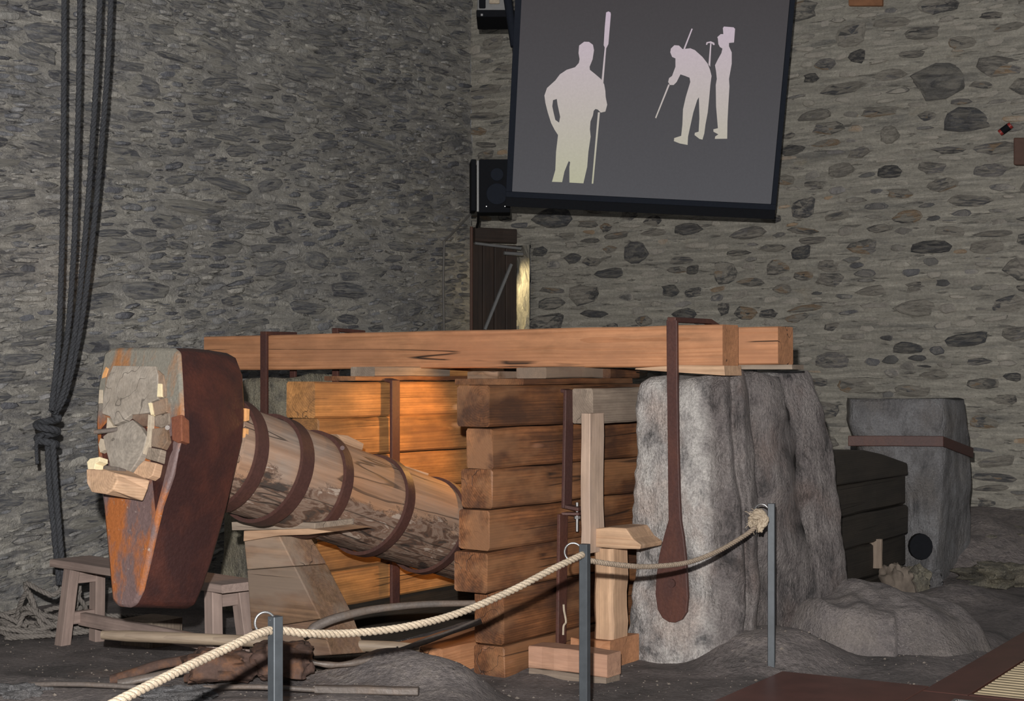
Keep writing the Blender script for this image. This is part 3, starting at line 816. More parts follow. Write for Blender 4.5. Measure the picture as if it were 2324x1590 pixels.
def pillar(name, bl, br, af, ab, skew, ztop, mat, label, seed, rough_r=.05, zbot=-.1, nseg=110, nh=84, rad=.09, topn=.05, wob=1.0, crev=(), chan=None):
    """monolith; bl/br/af/ab are (z, value) tables from the top down in machine axes; skew moves the back to the right"""
    vs = []; fs = []; shade_dirt = []
    for j in range(nh+1):
        t = j/nh; z = zbot+(ztop-zbot)*t
        L, R_, A0, A1, sk = lerp_tab(bl, z), lerp_tab(br, z), lerp_tab(af, z), lerp_tab(ab, z), lerp_tab(skew, z)
        pull = max(0, (t-.955)/.045); 
        for i in range(nseg):
            q = 2*math.pi*i/nseg; cx, cy = math.cos(q), math.sin(q); k = .24
            u = math.copysign(abs(cx)**k, cx); v = math.copysign(abs(cy)**k, cy)
            a = (A0+A1)/2+(A1-A0)/2*v; b = (L+R_)/2+(L-R_)/2*u
            b -= sk*(a-A0)/(A1-A0)
            p = W(a, b, z); right = max(0, -u); front = max(0, -v)
            nrm = (E2*u*.7+E1*v).normalized()
            vert = fn(p.x*3.1, p.y*3.1, z*.8+seed, 1.0); fine = fn(p.x, p.y, z*.6+seed, 8); mid = fn(p.x, p.y, z+seed, 3.0); big = fn(p.x*1.6, p.y*1.6, z*.9+seed*2, 1.0)
            gro = -abs(fn(p.x*2.6, p.y*2.6, z*.35+seed*3, 1.2))
            d = (.016*fine+.028*mid+.03*big)*wob+(right*rough_r*(vert*1.0+gro*1.8+.7*fine*.5))
            d += .006*fn(p.x, p.y, z, 22)
            if crev and u < -.3:
                sa_ = (a-A0)/(A1-A0)
                for (s0, wd_, dp) in crev:
                    x_ = (sa_-s0-.05*fn(z*1.3, s0*9, seed, 1.2)-.02*fn(z*5, s0*5, seed, 1))/wd_
                    if abs(x_) < 3: d -= dp*math.exp(-x_*x_)*(.6+.6*abs(fn(z*.9, s0*7, seed*2, 1)))
            d += .010*fn(p.x, p.y, z*1.4, 15)*max(front, .3)
            st_ = smooth((right-.35)/.5+.35*fn(p.x, p.y, z, 2.2))  # right side darker: shade of the turned-away face painted in, plus dirt
            if chan and v < -.3:
                x_ = (b-chan-.012*fn(z*4, 1, 2, 1))/.022
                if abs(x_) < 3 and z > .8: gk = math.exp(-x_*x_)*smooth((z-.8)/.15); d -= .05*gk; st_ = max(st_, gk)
            shade_dirt.append(st_)
            p = p+nrm*d
            if pull > 0: c = W((A0+A1)/2, (L+R_)/2-sk*.5, z); p = p.lerp(Vector((c.x, c.y, p.z)), .075*pull*pull)
            p.z += topn*t*t*t*fn(p.x*1.7, p.y*1.7, seed, 1.6)
            vs.append(p)
    for j in range(nh):
        for i in range(nseg): fs.append([j*nseg+i, j*nseg+(i+1) % nseg, j*nseg+nseg+(i+1) % nseg, j*nseg+nseg+i])
    cc = sum((vs[nh*nseg+i] for i in range(nseg)), Vector())/nseg; base = nh*nseg
    ring = base
    for s_ in (.75, .45):
        st = len(vs)
        for i in range(nseg):
            q = cc.lerp(vs[base+i], s_); q.z += .02*fn(q.x, q.y, 1, 5); vs.append(q)
        for i in range(nseg): fs.append([ring+i, ring+(i+1) % nseg, st+(i+1) % nseg, st+i])
        ring = st
    fs.append([ring+i for i in range(nseg)])
    o = mesh(name, vs, fs, mat, smooth=True)
    at_ = o.data.attributes.new('broken', 'FLOAT', 'POINT'); at_.data.foreach_set('value', (shade_dirt+[.4]*len(vs))[:len(vs)])  # attribute carries the painted side shade along with dirt and groove stain
    return tag(o, label, 'pillar')


def zb_(px, py, a): return sa(px, py, a)
PA = 1.05
blt = []; 
for (px, py) in [(1440, 850), (1424, 930), (1420, 1000), (1424, 1100), (1424, 1180), (1432, 1240), (1428, 1310), (1418, 1400), (1410, 1470), (1404, 1530)]:
    a, b, z = sa(px, py, PA); blt.append((z, b))
brt = [(1.6, sa(1650, 860, PA)[1]), (.9, sa(1665, 1100, PA)[1]), (0, sa(1680, 1500, PA)[1])]
AB = 2.2
skt = []
for (px, py) in [(1850, 850), (1872, 930), (1880, 1020), (1892, 1120), (1897, 1220), (1905, 1330), (1912, 1420)]:
    z = EYE+(HY-py)/F*9.6; bb = sa(px, py, AB)[1]; skt.append((z, lerp_tab(brt, z)-bb+.10))
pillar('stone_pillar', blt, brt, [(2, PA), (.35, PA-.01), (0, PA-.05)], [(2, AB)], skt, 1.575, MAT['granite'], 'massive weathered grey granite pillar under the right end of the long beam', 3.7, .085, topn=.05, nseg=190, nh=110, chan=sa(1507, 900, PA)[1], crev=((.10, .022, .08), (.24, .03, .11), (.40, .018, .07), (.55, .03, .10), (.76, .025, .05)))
bL0, bL1 = sa(495, 1200, PA)[1], sa(652, 1000, PA)[1]
pillar('stone_pillar', [(2, bL0-.22), (1.3, bL0-.12), (.6, bL0), (0, bL0+.05)], [(2, bL1+.03), (0, bL1)], [(2, PA)], [(2, 1.65)], [(2, .0)], 1.57, MAT['granite_left'], 'olive grey granite pillar behind the hammer head under the left beam end', 9.1, .03, topn=.09, nseg=90, nh=60)

# ------------------------------------------------------------------ timber cribs carrying the hammer
fc = thing('timber_crib', W(.4, .1, 0), 'front crib of stacked squared brown logs beside the granite pillar', 'timber crib', 'cribs carrying the hammer pivot')
FR = [(.013, .20, 1.307, 1.526, 1.70), (.056, .172, 1.091, 1.303, 1.72), (.047, .194, .880, 1.088, 1.75), (.021, .19, .666, .877, 1.70), (.0, .206, .452, .663, 1.76), (.158, .192, .158, .448, 1.70), (.158, .192, -.06, .155, 1.72)]
for i, (a0, b1, z0, z1, a1) in enumerate(FR):
    o = sbox('squared_log', a0, a1, random.uniform(-.006, .006), b1, z0+.002, z1-.002, MAT['crib'], fc, seed=i+3, ch=.012, jit=.004, rough_end=.004)
sbox('squared_log', .60, 1.5, .215, .40, 1.33, 1.53, MAT['grey'], fc, seed=77, ch=.01)
sbox('cap_board', .30, 1.46, -.03, .42, 1.528, 1.56, MAT['crib'], fc, seed=78, ch=.004, jit=.002)
# weathered cheek log standing proud at the right end of the top course
ac = sb(1345, 930, -.17)[0]
sbox('cheek_log', ac, 1.6, -.17, sa(1297, 930, ac)[1], 1.312, 1.505, MAT['grey'], fc, seed=79, ch=.012)
bc = thing('timber_crib', W(.6, 1.27, 0), 'back crib of stacked orange-lit squared logs behind the helve', 'timber crib', 'cribs carrying the hammer pivot')
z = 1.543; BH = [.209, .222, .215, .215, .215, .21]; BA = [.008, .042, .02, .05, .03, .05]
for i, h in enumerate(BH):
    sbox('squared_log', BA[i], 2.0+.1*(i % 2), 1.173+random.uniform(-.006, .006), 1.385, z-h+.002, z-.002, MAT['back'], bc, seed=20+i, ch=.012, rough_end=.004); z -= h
sbox('sleeper', .1, 1.9, 1.2, 1.38, -.05, z, MAT['dark'], bc, seed=31)
sbox('cap_board', .35, 1.9, 1.165, 1.40, 1.545, 1.572, MAT['crib'], bc, seed=33, ch=.004, jit=.002)


def sbt(px, b): return sb(px, 850, b)[0]
# packing blocks between the cribs and the long beam
def pack(px0, px1, b, dlen, z0, z1, mat, label):
    # end face spans px0..px1, front right corner on plane b
    a0 = sbt(px1, b); b1 = sa(px0, 850, a0)[1]
    o = sbox('packing_block', a0, a0+dlen, b, b1, z0, z1, mat, ch=.006, jit=.003); return tag(o, label, 'timber block', 'packing blocks under the long beam')
pack(795, 850, 1.19, .75, 1.572, 1.628, MAT['grey'], 'grey packing block under the long beam nearest the left pillar')
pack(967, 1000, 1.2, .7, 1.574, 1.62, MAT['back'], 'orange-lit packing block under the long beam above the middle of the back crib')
pack(1172, 1240, .02, .75, 1.561, 1.622, MAT['chock'], 'brown packing block with pale broken knot above the front crib')
pack(1352, 1385, -.03, .35, 1.561, 1.615, MAT['crib'], 'dark packing block under the long beam beside the granite pillar')
tag(sbox('packing_block', .75, .98, .45, .66, 1.535, 1.60, MAT['chock'], axis='b', ch=.006), 'brown packing block lying between the two cribs', 'timber block', 'packing blocks under the long beam')

# ------------------------------------------------------------------ long beams over the pillars
bR = sa(1640, 780, 1.0)[1]; bLft = sa(463, 790, 1.0)[1]
def longbeam(a0, a1, b0, b1, zz0, zz1, seed, label):
    o = timber('long_beam', W((a0+a1)/2, b0, (zz0+zz1)/2), W((a0+a1)/2, b1, (zz0+zz1)/2-.012), a1-a0, zz1-zz0, MAT['beam'], seg=14, jit=.002, ch=.007, seed=seed)
    return tag(o, label, 'beam', 'long beams over the pillars')
longbeam(1.0, 1.19, bR, bLft, 1.624, 1.850, 5, 'long sawn orange-brown beam spanning both stone pillars in front')
bR2 = sa(1766, 780, 1.36)[1]
longbeam(1.36, 1.56, bR2, bLft+.1, 1.636, 1.846, 6, 'second long beam, its end jutting past the first beyond the granite pillar')
# wedge planks under the beams at the right pillar
def poly_b(name, pts, a0, a1, mat, label, cat, axis=E2, bevel=.003):
    A = [W(a0, *sa(px, py, a0)[1:]) for (px, py) in pts]; o = prism(name, A, [q+E1*(a1-a0) for q in A], mat, axis=axis, bevel=bevel); return tag(o, label, cat)
poly_b('wedge_plank', [(1442, 835), (1536, 828), (1643, 829), (1645, 852), (1540, 845), (1440, 838)], .99, 1.2, MAT['pale'], 'tapered wooden wedge between the long beam and the granite pillar', 'wedge')
poly_b('shim_board', [(1650, 828), (1797, 827), (1798, 838), (1650, 838)], 1.34, 1.5, MAT['grey'], 'thin grey shim board under the second beam end', 'board')

# ------------------------------------------------------------------ hold-down straps and crib straps
def flatbar(name, pts, w, t, mat, par, wide):
    """bar along pts (world), wide direction vector 'wide', thickness t"""
    pts = [Vector(p) for p in pts]; vs = []; fs = []; n = len(pts); wd = Vector(wide).normalized()
    for i, p in enumerate(pts):
        d0 = (pts[i]-pts[i-1]).normalized() if i else (pts[1]-pts[0]).normalized(); d1 = (pts[i+1]-pts[i]).normalized() if i < n-1 else d0
        tn = (d0+d1).normalized(); nr = tn.cross(wd).normalized(); k = 1/max(.5, math.sqrt((1+d0.dot(d1))/2))
        ww = w[i] if isinstance(w, (list, tuple)) else w
        for (s, q) in ((-1, -1), (1, -1), (1, 1), (-1, 1)): vs.append(p+wd*ww/2*s+nr*t/2*q*k)
    for i in range(n-1):
        for j in range(4): fs.append([i*4+j, i*4+(j+1) % 4, i*4+4+(j+1) % 4, i*4+4+j])
    fs += [[3, 2, 1, 0], [n*4-4, n*4-3, n*4-2, n*4-1]]
    return mesh(name, vs, fs, mat, par, bevel=.004)


# right strap with paddle foot bolted to the granite
ap = PA-.055
st = thing('hold_down_strap', W(ap, sa(1525, 1400, ap)[1], .3), 'long rust-brown iron strap with paddle foot on the granite pillar', 'iron strap', 'straps holding the long beams')
T = [(1526, 726, 24), (1527, 850, 24), (1529, 1000, 24), (1531, 1120, 26), (1533, 1180, 28), (1531, 1215, 44), (1528, 1260, 60), (1526, 1310, 70), (1526, 1350, 74), (1527, 1385, 66), (1527, 1403, 44), (1527, 1411, 14)]
pts = []; ws = []
for (px, py, w) in T:
    a_ = .975 if py < 860 else (ap if py > 1000 else .975+(ap-.975)*(py-860)/140)
    pts.append(W(a_, *sa(px, py, a_)[1:])); ws.append(w/(F/pts[-1].y)/E2.x.__abs__()*.93)
flatbar('strap', pts, ws, .024, MAT['iron'], st, E2)
zt = pts[0].z-.002
bs = sa(1526, 726, .975)[1]
flatbar('top_bar', [W(.963, bs, zt+.004), W(1.40, bs, zt+.006), W(1.60, bs, zt-.05)], .052, .028, MAT['iron'], st, E2)
flatbar('back_leg', [W(1.585, bs, zt-.045), W(1.585, bs, 1.45)], .05, .024, MAT['iron'], st, E2)
fb = W(ap-.014, *sa(1528, 1322, ap)[1:]); tube('bolt_head', [fb, fb-E1*.012], .024, MAT['iron'], st, 10)
# left strap and its neighbour
al = .975
st = thing('hold_down_strap', W(al, sa(600, 1000, al)[1], .6), 'rust-brown iron strap over the left end of the long beam behind the hammer head', 'iron strap', 'straps holding the long beams')
bs = sa(600, 800, al)[1]; zt = sa(600, 757, al)[2]
flatbar('strap', [W(al, bs, zt), W(al, bs, 1.2), W(al+.02, bs, .55)], .055, .024, MAT['iron'], st, E2)
flatbar('top_bar', [W(al-.012, bs, zt+.002), W(al+.29, bs, zt+.004)], .055, .026, MAT['iron'], st, E2)
flatbar('back_leg', [W(al+.28, bs, zt), W(al+.28, bs, 1.3)], .05, .022, MAT['iron'], st, E2)
st = thing('hold_down_strap', W(1.34, sa(762, 760, 1.34)[1], 1.4), 'short rust-brown strap showing behind the long beam left of centre', 'iron strap', 'straps holding the long beams')
bs = sa(762, 760, 1.34)[1]; zt = sa(762, 748, 1.34)[2]
flatbar('strap', [W(1.34, bs, zt), W(1.34, bs, 1.35)], .05, .022, MAT['iron'], st, E2); flatbar('top_bar', [W(1.33, bs, zt), W(1.62, bs, zt-.01)], .05, .024, MAT['iron'], st, E2)
# strap on the front crib
a_s = sb(1284, 1000, -.03)[0]
st = thing('crib_strap', W(a_s, -.03, .1), 'upright rust-brown iron strap with bolt bracket on the front crib', 'iron strap', 'straps clamping the cribs')
zA = sb(1290, 888, -.03)[2]; zB = sb(1282, 1152, -.03)[2]
flatbar('strap', [W(a_s+.03, .03, zA+.01), W(a_s+.03, -.03, zA), W(a_s, -.035, zB)], .082, .02, MAT['iron'], st, E1)
flatbar('foot_tab', [W(a_s, -.03, zB+.01), W(a_s+.02, -.12, zB-.005)], .07, .02, MAT['iron'], st, E1)
flatbar('strap', [W(a_s-.03, -.028, zB-.03), W(a_s-.05, -.03, .1)], .085, .02, MAT['iron'], st, E1); flatbar('foot_tab', [W(a_s-.02, -.03, zB-.03), W(a_s+.02, -.12, zB-.03)], .06, .016, MAT['iron'], st, E1)
tube('threaded_bolt', [W(a_s+.03, -.085, zB+.03), W(a_s+.03, -.085, zB-.13)], .009, MAT['chrome'], st, 8); tube('nut', [W(a_s+.03, -.085, zB-.045), W(a_s+.03, -.085, zB-.06)], .018, MAT['chrome'], st, 6)
a_b = sb(896, 1000, 1.12)[0]
st = thing('crib_strap', W(a_b, 1.15, .2), 'upright rust-brown iron strap on the back crib above the helve', 'iron strap', 'straps clamping the cribs')
flatbar('strap', [W(a_b, 1.17, 1.55), W(a_b, 1.12, 1.54), W(a_b, 1.12, .22)], .075, .02, MAT['iron'], st, E1)
flatbar('foot_tab', [W(a_b, 1.12, .9), W(a_b+.01, 1.05, .9)], .055, .018, MAT['iron'], st, E1)

# ------------------------------------------------------------------ trip hammer
th = math.atan(.284); cT, sT = math.cos(th), math.sin(th)
HA = (E1*cT-UP*sT); HV = (E1*sT+UP*cT); HL = -E2
def axp(a): return W(a, .683, 1.153-.284*(a+1.057))
P0 = axp(-1.75)
ham = thing('trip_hammer', axp(-1.4)-UP*.9, 'huge trip hammer with rusty iron head and iron-hooped log helve', 'hammer')
FT = [(236, 800, 0), (254, 789, 0), (325, 788, 0), (394, 790, 0), (407, 800, 0), (411, 860, 0), (414, 940, 0), (408, 1000, 0), (388, 1075, .01), (362, 1150, .04), (346, 1220, .07), (335, 1270, .09), (320, 1340, .12), (306, 1371, .135), (290, 1378, .135), (268, 1376, .135), (254, 1362, .13), (244, 1269, .09), (234, 1150, .04), (222, 1060, .01), (217, 960, 0), (222, 880, 0)]
BT = [None, (400, 798), (470, 800), (518, 801), (538, 812), (553, 850), (558, 930), (552, 1000), (536, 1070), (516, 1150), (497, 1220), (483, 1272), (463, 1330), (445, 1372), (430, 1380), (400, 1380)]
DB = .42
front = [onplane(x, y, P0+HA*d, HA) for (x, y, d) in FT]
back = [None]*len(FT)
for i, b in enumerate(BT):
    if b: back[i] = onplane(b[0], b[1], P0+HA*DB, HA)
Pb = P0+HA*DB
def lv(p, q): return (p-q).dot(HL), (p-q).dot(HV)
for i in range(len(FT)):
    l, v = lv(front[i], P0)
    if back[i] is None:
        wdt = max(0.02, 1.0)
        back[i] = Pb+HL*(l*.86)+HV*(v*1.0+.03)
n = len(FT); vs = []; rings = 5
for k in range(rings+1):
    t = k/rings
    for i in range(n):
        p = front[i].lerp(back[i], t); l, v = lv(p, P0+HA*((p-P0).dot(HA)))
        bul = math.sin(math.pi*t)*.014; p = p+HL*bul*(1 if l > -.03 else -1)+HV*(bul*.5 if v > .3 else 0)
        p += Vector((fn(p.x, p.y, p.z, 4), fn(p.y, p.x, p.z, 4), fn(p.z, p.x, p.y, 4)))*.004; vs.append(p)
fs = [list(range(n)), [rings*n+i for i in range(n-1, -1, -1)]]
for k in range(rings):
    for i in range(n): fs.append([k*n+i, k*n+(i+1) % n, (k+1)*n+(i+1) % n, (k+1)*n+i])
Mh = Matrix((HA, HA.cross(HL)*-1 if False else -HL, HV)).transposed().to_4x4(); Mh.translation = P0
head = mesh('hammer_head', vs, fs, MAT['head'], ham, M=Mh, autos=38, bevel=.014)
tag(head, 'tall tapering iron hammer head with rust-orange face')


def facepoly(name, pts, off, dep, mat, par=head, bevel=.004):
    A = [onplane(x, y, P0-HA*off, HA) for (x, y) in pts]; return prism(name, A, [q+HA*dep for q in A], mat, par, axis=HA, bevel=bevel)


# cut end of the helve and the wedges driven round it in the eye of the head
facepoly('helve_end', [(256, 829), (352, 830), (358, 850), (358, 905), (341, 912), (340, 935), (322, 938), (298, 940), (280, 954), (258, 964), (248, 944), (231, 938), (234, 900), (243, 858)], .012, .06, MAT['end'])
facepoly('helve_end', [(233, 990), (262, 968), (300, 952), (318, 968), (332, 990), (330, 1002), (319, 1034), (305, 1056), (292, 1074), (250, 1060), (238, 1012)], .016, .06, MAT['end'])
facepoly('eye_wedge', [(357, 838), (370, 850), (376, 880), (376, 899), (359, 904)], .008, .05, MAT['chock'])
facepoly('eye_wedge', [(343, 914), (377, 901), (379, 934), (350, 942)], .01, .05, MAT['chock'])
facepoly('eye_wedge', [(350, 943), (384, 936), (384, 962), (364, 970), (350, 966)], .004, .05, MAT['grey'])
facepoly('eye_wedge', [(345, 972), (378, 968), (380, 1000), (368, 1018), (342, 1012)], .008, .05, MAT['chock'])
facepoly('eye_wedge', [(336, 1014), (366, 1019), (358, 1048), (330, 1040)], .01, .05, MAT['grey'])
facepoly('eye_wedge', [(326, 1044), (355, 1050), (346, 1078), (335, 1086), (298, 1078), (312, 1058)], .008, .05, MAT['pale'])
facepoly('eye_wedge', [(300, 938), (338, 938), (342, 966), (322, 966), (300, 950)], .004, .05, MAT['chock'])
facepoly('eye_filler', [(243, 945), (256, 966), (266, 966), (246, 980), (240, 972)], .006, .04, MAT['chip3'])
facepoly('eye_chip', [(358, 870), (366, 870), (367, 900), (356, 900)], .016, .03, MAT['chip'], bevel=.001)
facepoly('eye_chip', [(336, 914), (343, 913), (347, 938), (342, 941)], .018, .03, MAT['chip'], bevel=.001)
facepoly('eye_chip', [(240, 832), (246, 836), (240, 855), (231, 858), (233, 848)], .004, .03, MAT['chip2'], bevel=.001)
facepoly('eye_chip', [(225, 884), (232, 884), (231, 914), (223, 915)], .004, .03, MAT['chip3'], bevel=.001)
facepoly('eye_chip', [(228, 994), (235, 996), (238, 1020), (227, 1026), (223, 1008)], .006, .03, MAT['chip3'], bevel=.001)
facepoly('eye_chip', [(336, 940), (344, 942), (340, 1000), (325, 1030), (322, 1022), (333, 990)], .012, .03, MAT['chip3'], bevel=.001)
# notched key seat on the right edge and the iron pin
facepoly('key_plate', [(388, 946), (412, 940), (413, 1000), (402, 1004), (390, 998)], .006, .05, MAT['keyrust'])
tube('iron_pin', [onplane(215, 980, P0-HA*.05, HA), onplane(268, 974, P0-HA*.01, HA)], .011, MAT['greyiron'], head, 8)
tube('bolt_head', [onplane(380, 970, P0-HA*.02, HA), onplane(381, 970, P0+HA*.02, HA)], .011, MAT['greyiron'], head, 8)
# big split wedge jutting out below the eye
A = [onplane(x, y, P0-HA*.16, HA) for (x, y) in [(195, 1064), (240, 1066), (262, 1072), (266, 1090), (256, 1110), (240, 1121), (207, 1116), (196, 1096)]]
B = [onplane(x, y, P0-HA*.01, HA) for (x, y) in [(268, 1060), (300, 1070), (341, 1090), (336, 1110), (325, 1137), (300, 1132), (262, 1122), (250, 1096)]]
prism('jutting_wedge', A, B, MAT['pale'], head, axis=sum(B, Vector())/8-sum(A, Vector())/8, bevel=.006)
facepoly('splintered_end', [(197, 1048), (204, 1040), (226, 1036), (226, 1046), (216, 1052), (214, 1064), (199, 1064)], .15, .05, MAT['chip'], bevel=.002)
facepoly('iron_bar', [(216, 1052), (268, 1059), (268, 1068), (214, 1064)], .09, .05, MAT['greyiron'], bevel=.003)

# helve: a tapering log along the tilted axis
R0 = .265; vs = []; fs = []; ns, nl = 48, 60; a0, a1 = -1.33, 1.15
for j in range(nl+1):
    a = a0+(a1-a0)*j/nl; c = axp(a)
    for i in range(ns):
        q = 2*math.pi*i/ns; r = R0-.012+.008*fn(math.cos(q)*1.2, math.sin(q)*1.2, a*.8, 1.2)+.003*fn(math.cos(q)*4, math.sin(q)*4, a*3, 1.2)
        r -= .004*max(0, math.cos(q*9))**12
        vs.append(c+HL*math.cos(q)*r+HV*math.sin(q)*r)
for j in range(nl):
    for i in range(ns): fs.append([j*ns+i, j*ns+(i+1) % ns, j*ns+ns+(i+1) % ns, j*ns+ns+i])
fs += [list(range(ns)), [nl*ns+i for i in range(ns-1, -1, -1)]]
Mv = Mh.copy(); Mv.translation = axp(-.4)
helve = mesh('helve', vs, fs, MAT['helve'], ham, M=Mv, autos=60); tag(helve, 'thick bark-flaked log helve sloping down to the right')


def hoop(a, w=.062, r=R0, tilt=0.0):
    vs = []; fs = []; n = 56
    for i in range(n):
        q = 2*math.pi*i/n; d = HL*math.cos(q)+HV*math.sin(q); c = axp(a)+HA*(tilt*math.sin(q)); rr = r+.003*math.sin(3*q+a)
        for (o, x) in ((-.012, -w/2), (.007, -w/2), (.007, w/2), (-.012, w/2)): vs.append(c+d*(rr+o)+HA*x)
    for i in range(n):
        for j in range(4): k = (i+1) % n; fs.append([i*4+j, i*4+(j+1) % 4, k*4+(j+1) % 4, k*4+j])
    return mesh('hoop', vs, fs, MAT['hoop'], helve, M=Mv, autos=35)


for (a, w, t) in ((-1.235, .075, -.012), (-.925, .085, .01), (-.615, .062, .0), (-.115, .062, .012), (.40, .055, .01)): hoop(a, w, R0+.004, t)
for (pts, z) in (([(765, 985), (790, 988), (826, 1006), (823, 1021), (785, 1008)], -.30), ([(905, 1052), (974, 1074), (968, 1089), (915, 1075)], .15)):
    a = z; A = [onplane(x, y, axp(a)+HL*.06, HL) for (x, y) in pts]; prism('hoop_wedge', A, [q-HL*.06 for q in A], MAT['pale'], helve, axis=HA, bevel=.003)
for (x, y) in ((562, 940), (560, 985)):
    A = [onplane(x+dx, y+dy, axp(-1.3)+HL*.235, HL) for (dx, dy) in ((-4, -14), (5, -12), (4, 14), (-4, 16))]; prism('orange_chip', A, [q-HL*.05 for q in A], MAT['chip2'], helve, bevel=.002)
tube('hoop_rivet', [onplane(777, 1016, axp(-.615)+HL*.23, HL), onplane(777, 1016, axp(-.615)+HL*.20, HL)], .012, MAT['iron'], helve, 8)

# ------------------------------------------------------------------ props and blocks
# block stack carrying the helve
CA = -.78
cs = thing('block_stack', W(CA+.1, .7, 0), 'tapered stack of brown timber blocks propping the helve behind the tongs', 'timber stack')
lay = [((553, 1222), (634, 1216), (702, 1212), (560, 1292), (668, 1284), (742, 1278)), ((560, 1293), (668, 1285), (742, 1279), (570, 1428), (728, 1404), (800, 1392)), ((570, 1429), (728, 1405), (800, 1393), (574, 1496), (752, 1486), (832, 1480))]
for i, (tl, tc, tr, bl_, bc_, br_) in enumerate(lay):
    TL, TC, BL, BC = [W(CA, *sa(*q, CA)[1:]) for q in (tl, tc, bl_, bc_)]
    def side(q, c): bq = toS(c)[1]; a, b, z = sb(*q, bq); return W(a, b, z)
    TR, BR = side(tr, TC), side(br_, BC); TB, BB = TL+(TR-TC), BL+(BR-BC)
    prism('timber_block', [TL, TC, TR, TB], [BL, BC, BR, BB], MAT['chock'], cs, axis=E2, bevel=.006)
sbox('sleeper', CA+.03, CA+.5, .45, .95, -.02, .2, MAT['dark'], cs, axis='b')
def poly_a(name, pts, a0, dep, mat, label, cat, bevel=.003, axis=E2):
    A = [W(a0, *sa(x, y, a0)[1:]) for (x, y) in pts]; return tag(prism(name, A, [q+E1*dep for q in A], mat, axis=axis, bevel=bevel), label, cat)
poly_a('packing_board', [(525, 1184), (600, 1181), (715, 1186), (714, 1200), (526, 1203)], CA-.02, .3, MAT['grey'], 'grey board under the helve, upper of the two', 'board')
poly_a('wedge_board', [(553, 1204), (700, 1199), (757, 1206), (700, 1213), (632, 1215), (552, 1228)], CA-.04, .3, MAT['pale'], 'pale splintered wedge board under the helve, lower of the two', 'board')
# white prop beside the pillar, with lower prop, head block and base block
bp = -.26; ap0 = sb(1339, 1000, bp)[0]
o = sbox('prop_post', ap0, sb(1371, 1000, bp)[0], bp, sa(1318, 1000, ap0)[1], .62, sb(1339, 938, bp)[2], MAT['wan'], axis='z', ch=.004, jit=.002); tag(o, 'tall pale square prop between the front crib and granite pillar', 'post')
bq = -.336; aq = .70
o = sbox('prop_post', aq, sb(1428, 1350, bq)[0], bq, sa(1345, 1400, aq)[1], .145, sb(1388, 1246, bq)[2], MAT['pale'], axis='z', ch=.02); tag(o, 'short thick pale prop standing on the base block by the pillar', 'post')
A = [W(aq-.04, *sa(x, y, aq-.04)[1:]) for (x, y) in [(1342, 1200), (1382, 1196), (1420, 1198), (1436, 1222), (1455, 1236), (1452, 1246), (1400, 1245), (1343, 1240)]]
tag(prism('head_block', A, [q+E1*.24 for q in A], MAT['pale'], axis=E2, bevel=.006), 'pale rough-split block on top of the short prop', 'timber block')
ab = .28; bb0 = sa(1378, 1500, ab)[1]
o = sbox('base_block', ab, ab+.14, bb0, sa(1200, 1500, ab)[1], .035, sa(1378, 1484, ab)[2], MAT['pink'], axis='b', ch=.005); tag(o, 'light brown base block on the ground in front of the props', 'timber block')
o = sbox('base_block', ab+.01, ab+.15, bb0+.01, sa(1198, 1500, ab)[1], -.06, .033, MAT['grey'], axis='b', ch=.005); tag(o, 'dusty block half sunk in the earth under the light brown base block', 'timber block')
o = sbox('base_block', .66, .98, -.345, -.10, -.05, .143, MAT['beam'], axis='b', ch=.006); tag(o, 'orange-brown block under the short thick prop', 'timber block')
# orange sill board low between the cribs and dark sill
o = sbox('sill_board', .0, .9, .28, .62, -.03, .14, MAT['beam'], axis='a', ch=.006); tag(o, 'orange sill board low on the ground left of the front crib', 'board')
# white string on the front crib
stp = [W(*((sb(x, y, -.05)))) for (x, y) in [(1279, 1371), (1280, 1385), (1283, 1400), (1284, 1412), (1279, 1420), (1278, 1440)]]
tag(tube('string', catmull(stp, 5), .006, MAT['chip3'], sides=6), 'frayed bit of pale string hanging on the front crib', 'string')

# ------------------------------------------------------------------ bench behind the hammer
BZ = .50; FLp, FRp = onz(115, 1268, BZ), onz(505, 1327, BZ); bd = (FRp-FLp).normalized(); bn = Vector((-bd.y, bd.x, 0))
bench = thing('bench', (FLp+FRp)/2-UP*BZ+bn*.13, 'long low taupe wooden bench behind the hammer head', 'bench')
timber('seat', FLp+bn*.13-UP*.022, FRp+bn*.13-UP*.022, .27, .044, MAT['bench'], bench, ch=.004, jit=.002)
for (s, p) in ((0, FLp), (1, FRp)):
    sg = 1 if s == 0 else -1
    for k in (0, 1):
        tp = p+bd*sg*.15+bn*(.05 if k == 0 else .22)-UP*.045; bt = tp+bd*(-sg)*.055+bn*(-.03 if k == 0 else .03); bt.z = ground(bt.x, bt.y)-.01
        timber('leg', bt, tp, .075, .065, MAT['bench'], bench, up=bn, ch=.004, jit=.001, seg=3)
    c = p+bd*sg*.15-UP*.1; timber('leg_rail', c+bn*.03, c+bn*.24, .045, .07, MAT['bench'], bench, ch=.003, jit=.001, seg=2)
    c = p+bd*sg*.12-UP*.34; timber('leg_rail', c+bn*.02, c+bn*.25, .045, .07, MAT['bench'], bench, ch=.003, jit=.001, seg=2)
timber('stretcher', FLp+bd*.12+bn*.13-UP*.35, FRp-bd*.12+bn*.13-UP*.35, .04, .075, MAT['bench'], bench, ch=.003, jit=.001)
# stump block behind the bench
o = timber('stump_block', at(343, 1460, 9.35)-UP*.1, at(343, 1402, 9.35), .26, .26, MAT['grey'], up=E2, seg=4, ch=.01); tag(o, 'squat grey timber stump behind the bench under the hammer head', 'stump')

# ------------------------------------------------------------------ tools on the ground
def onground(px, py, dz=0.0, it=8):
    z = 0.1
    for _ in range(it): p = onz(px, py, z); z = ground(p.x, p.y)+dz
    return onz(px, py, z)


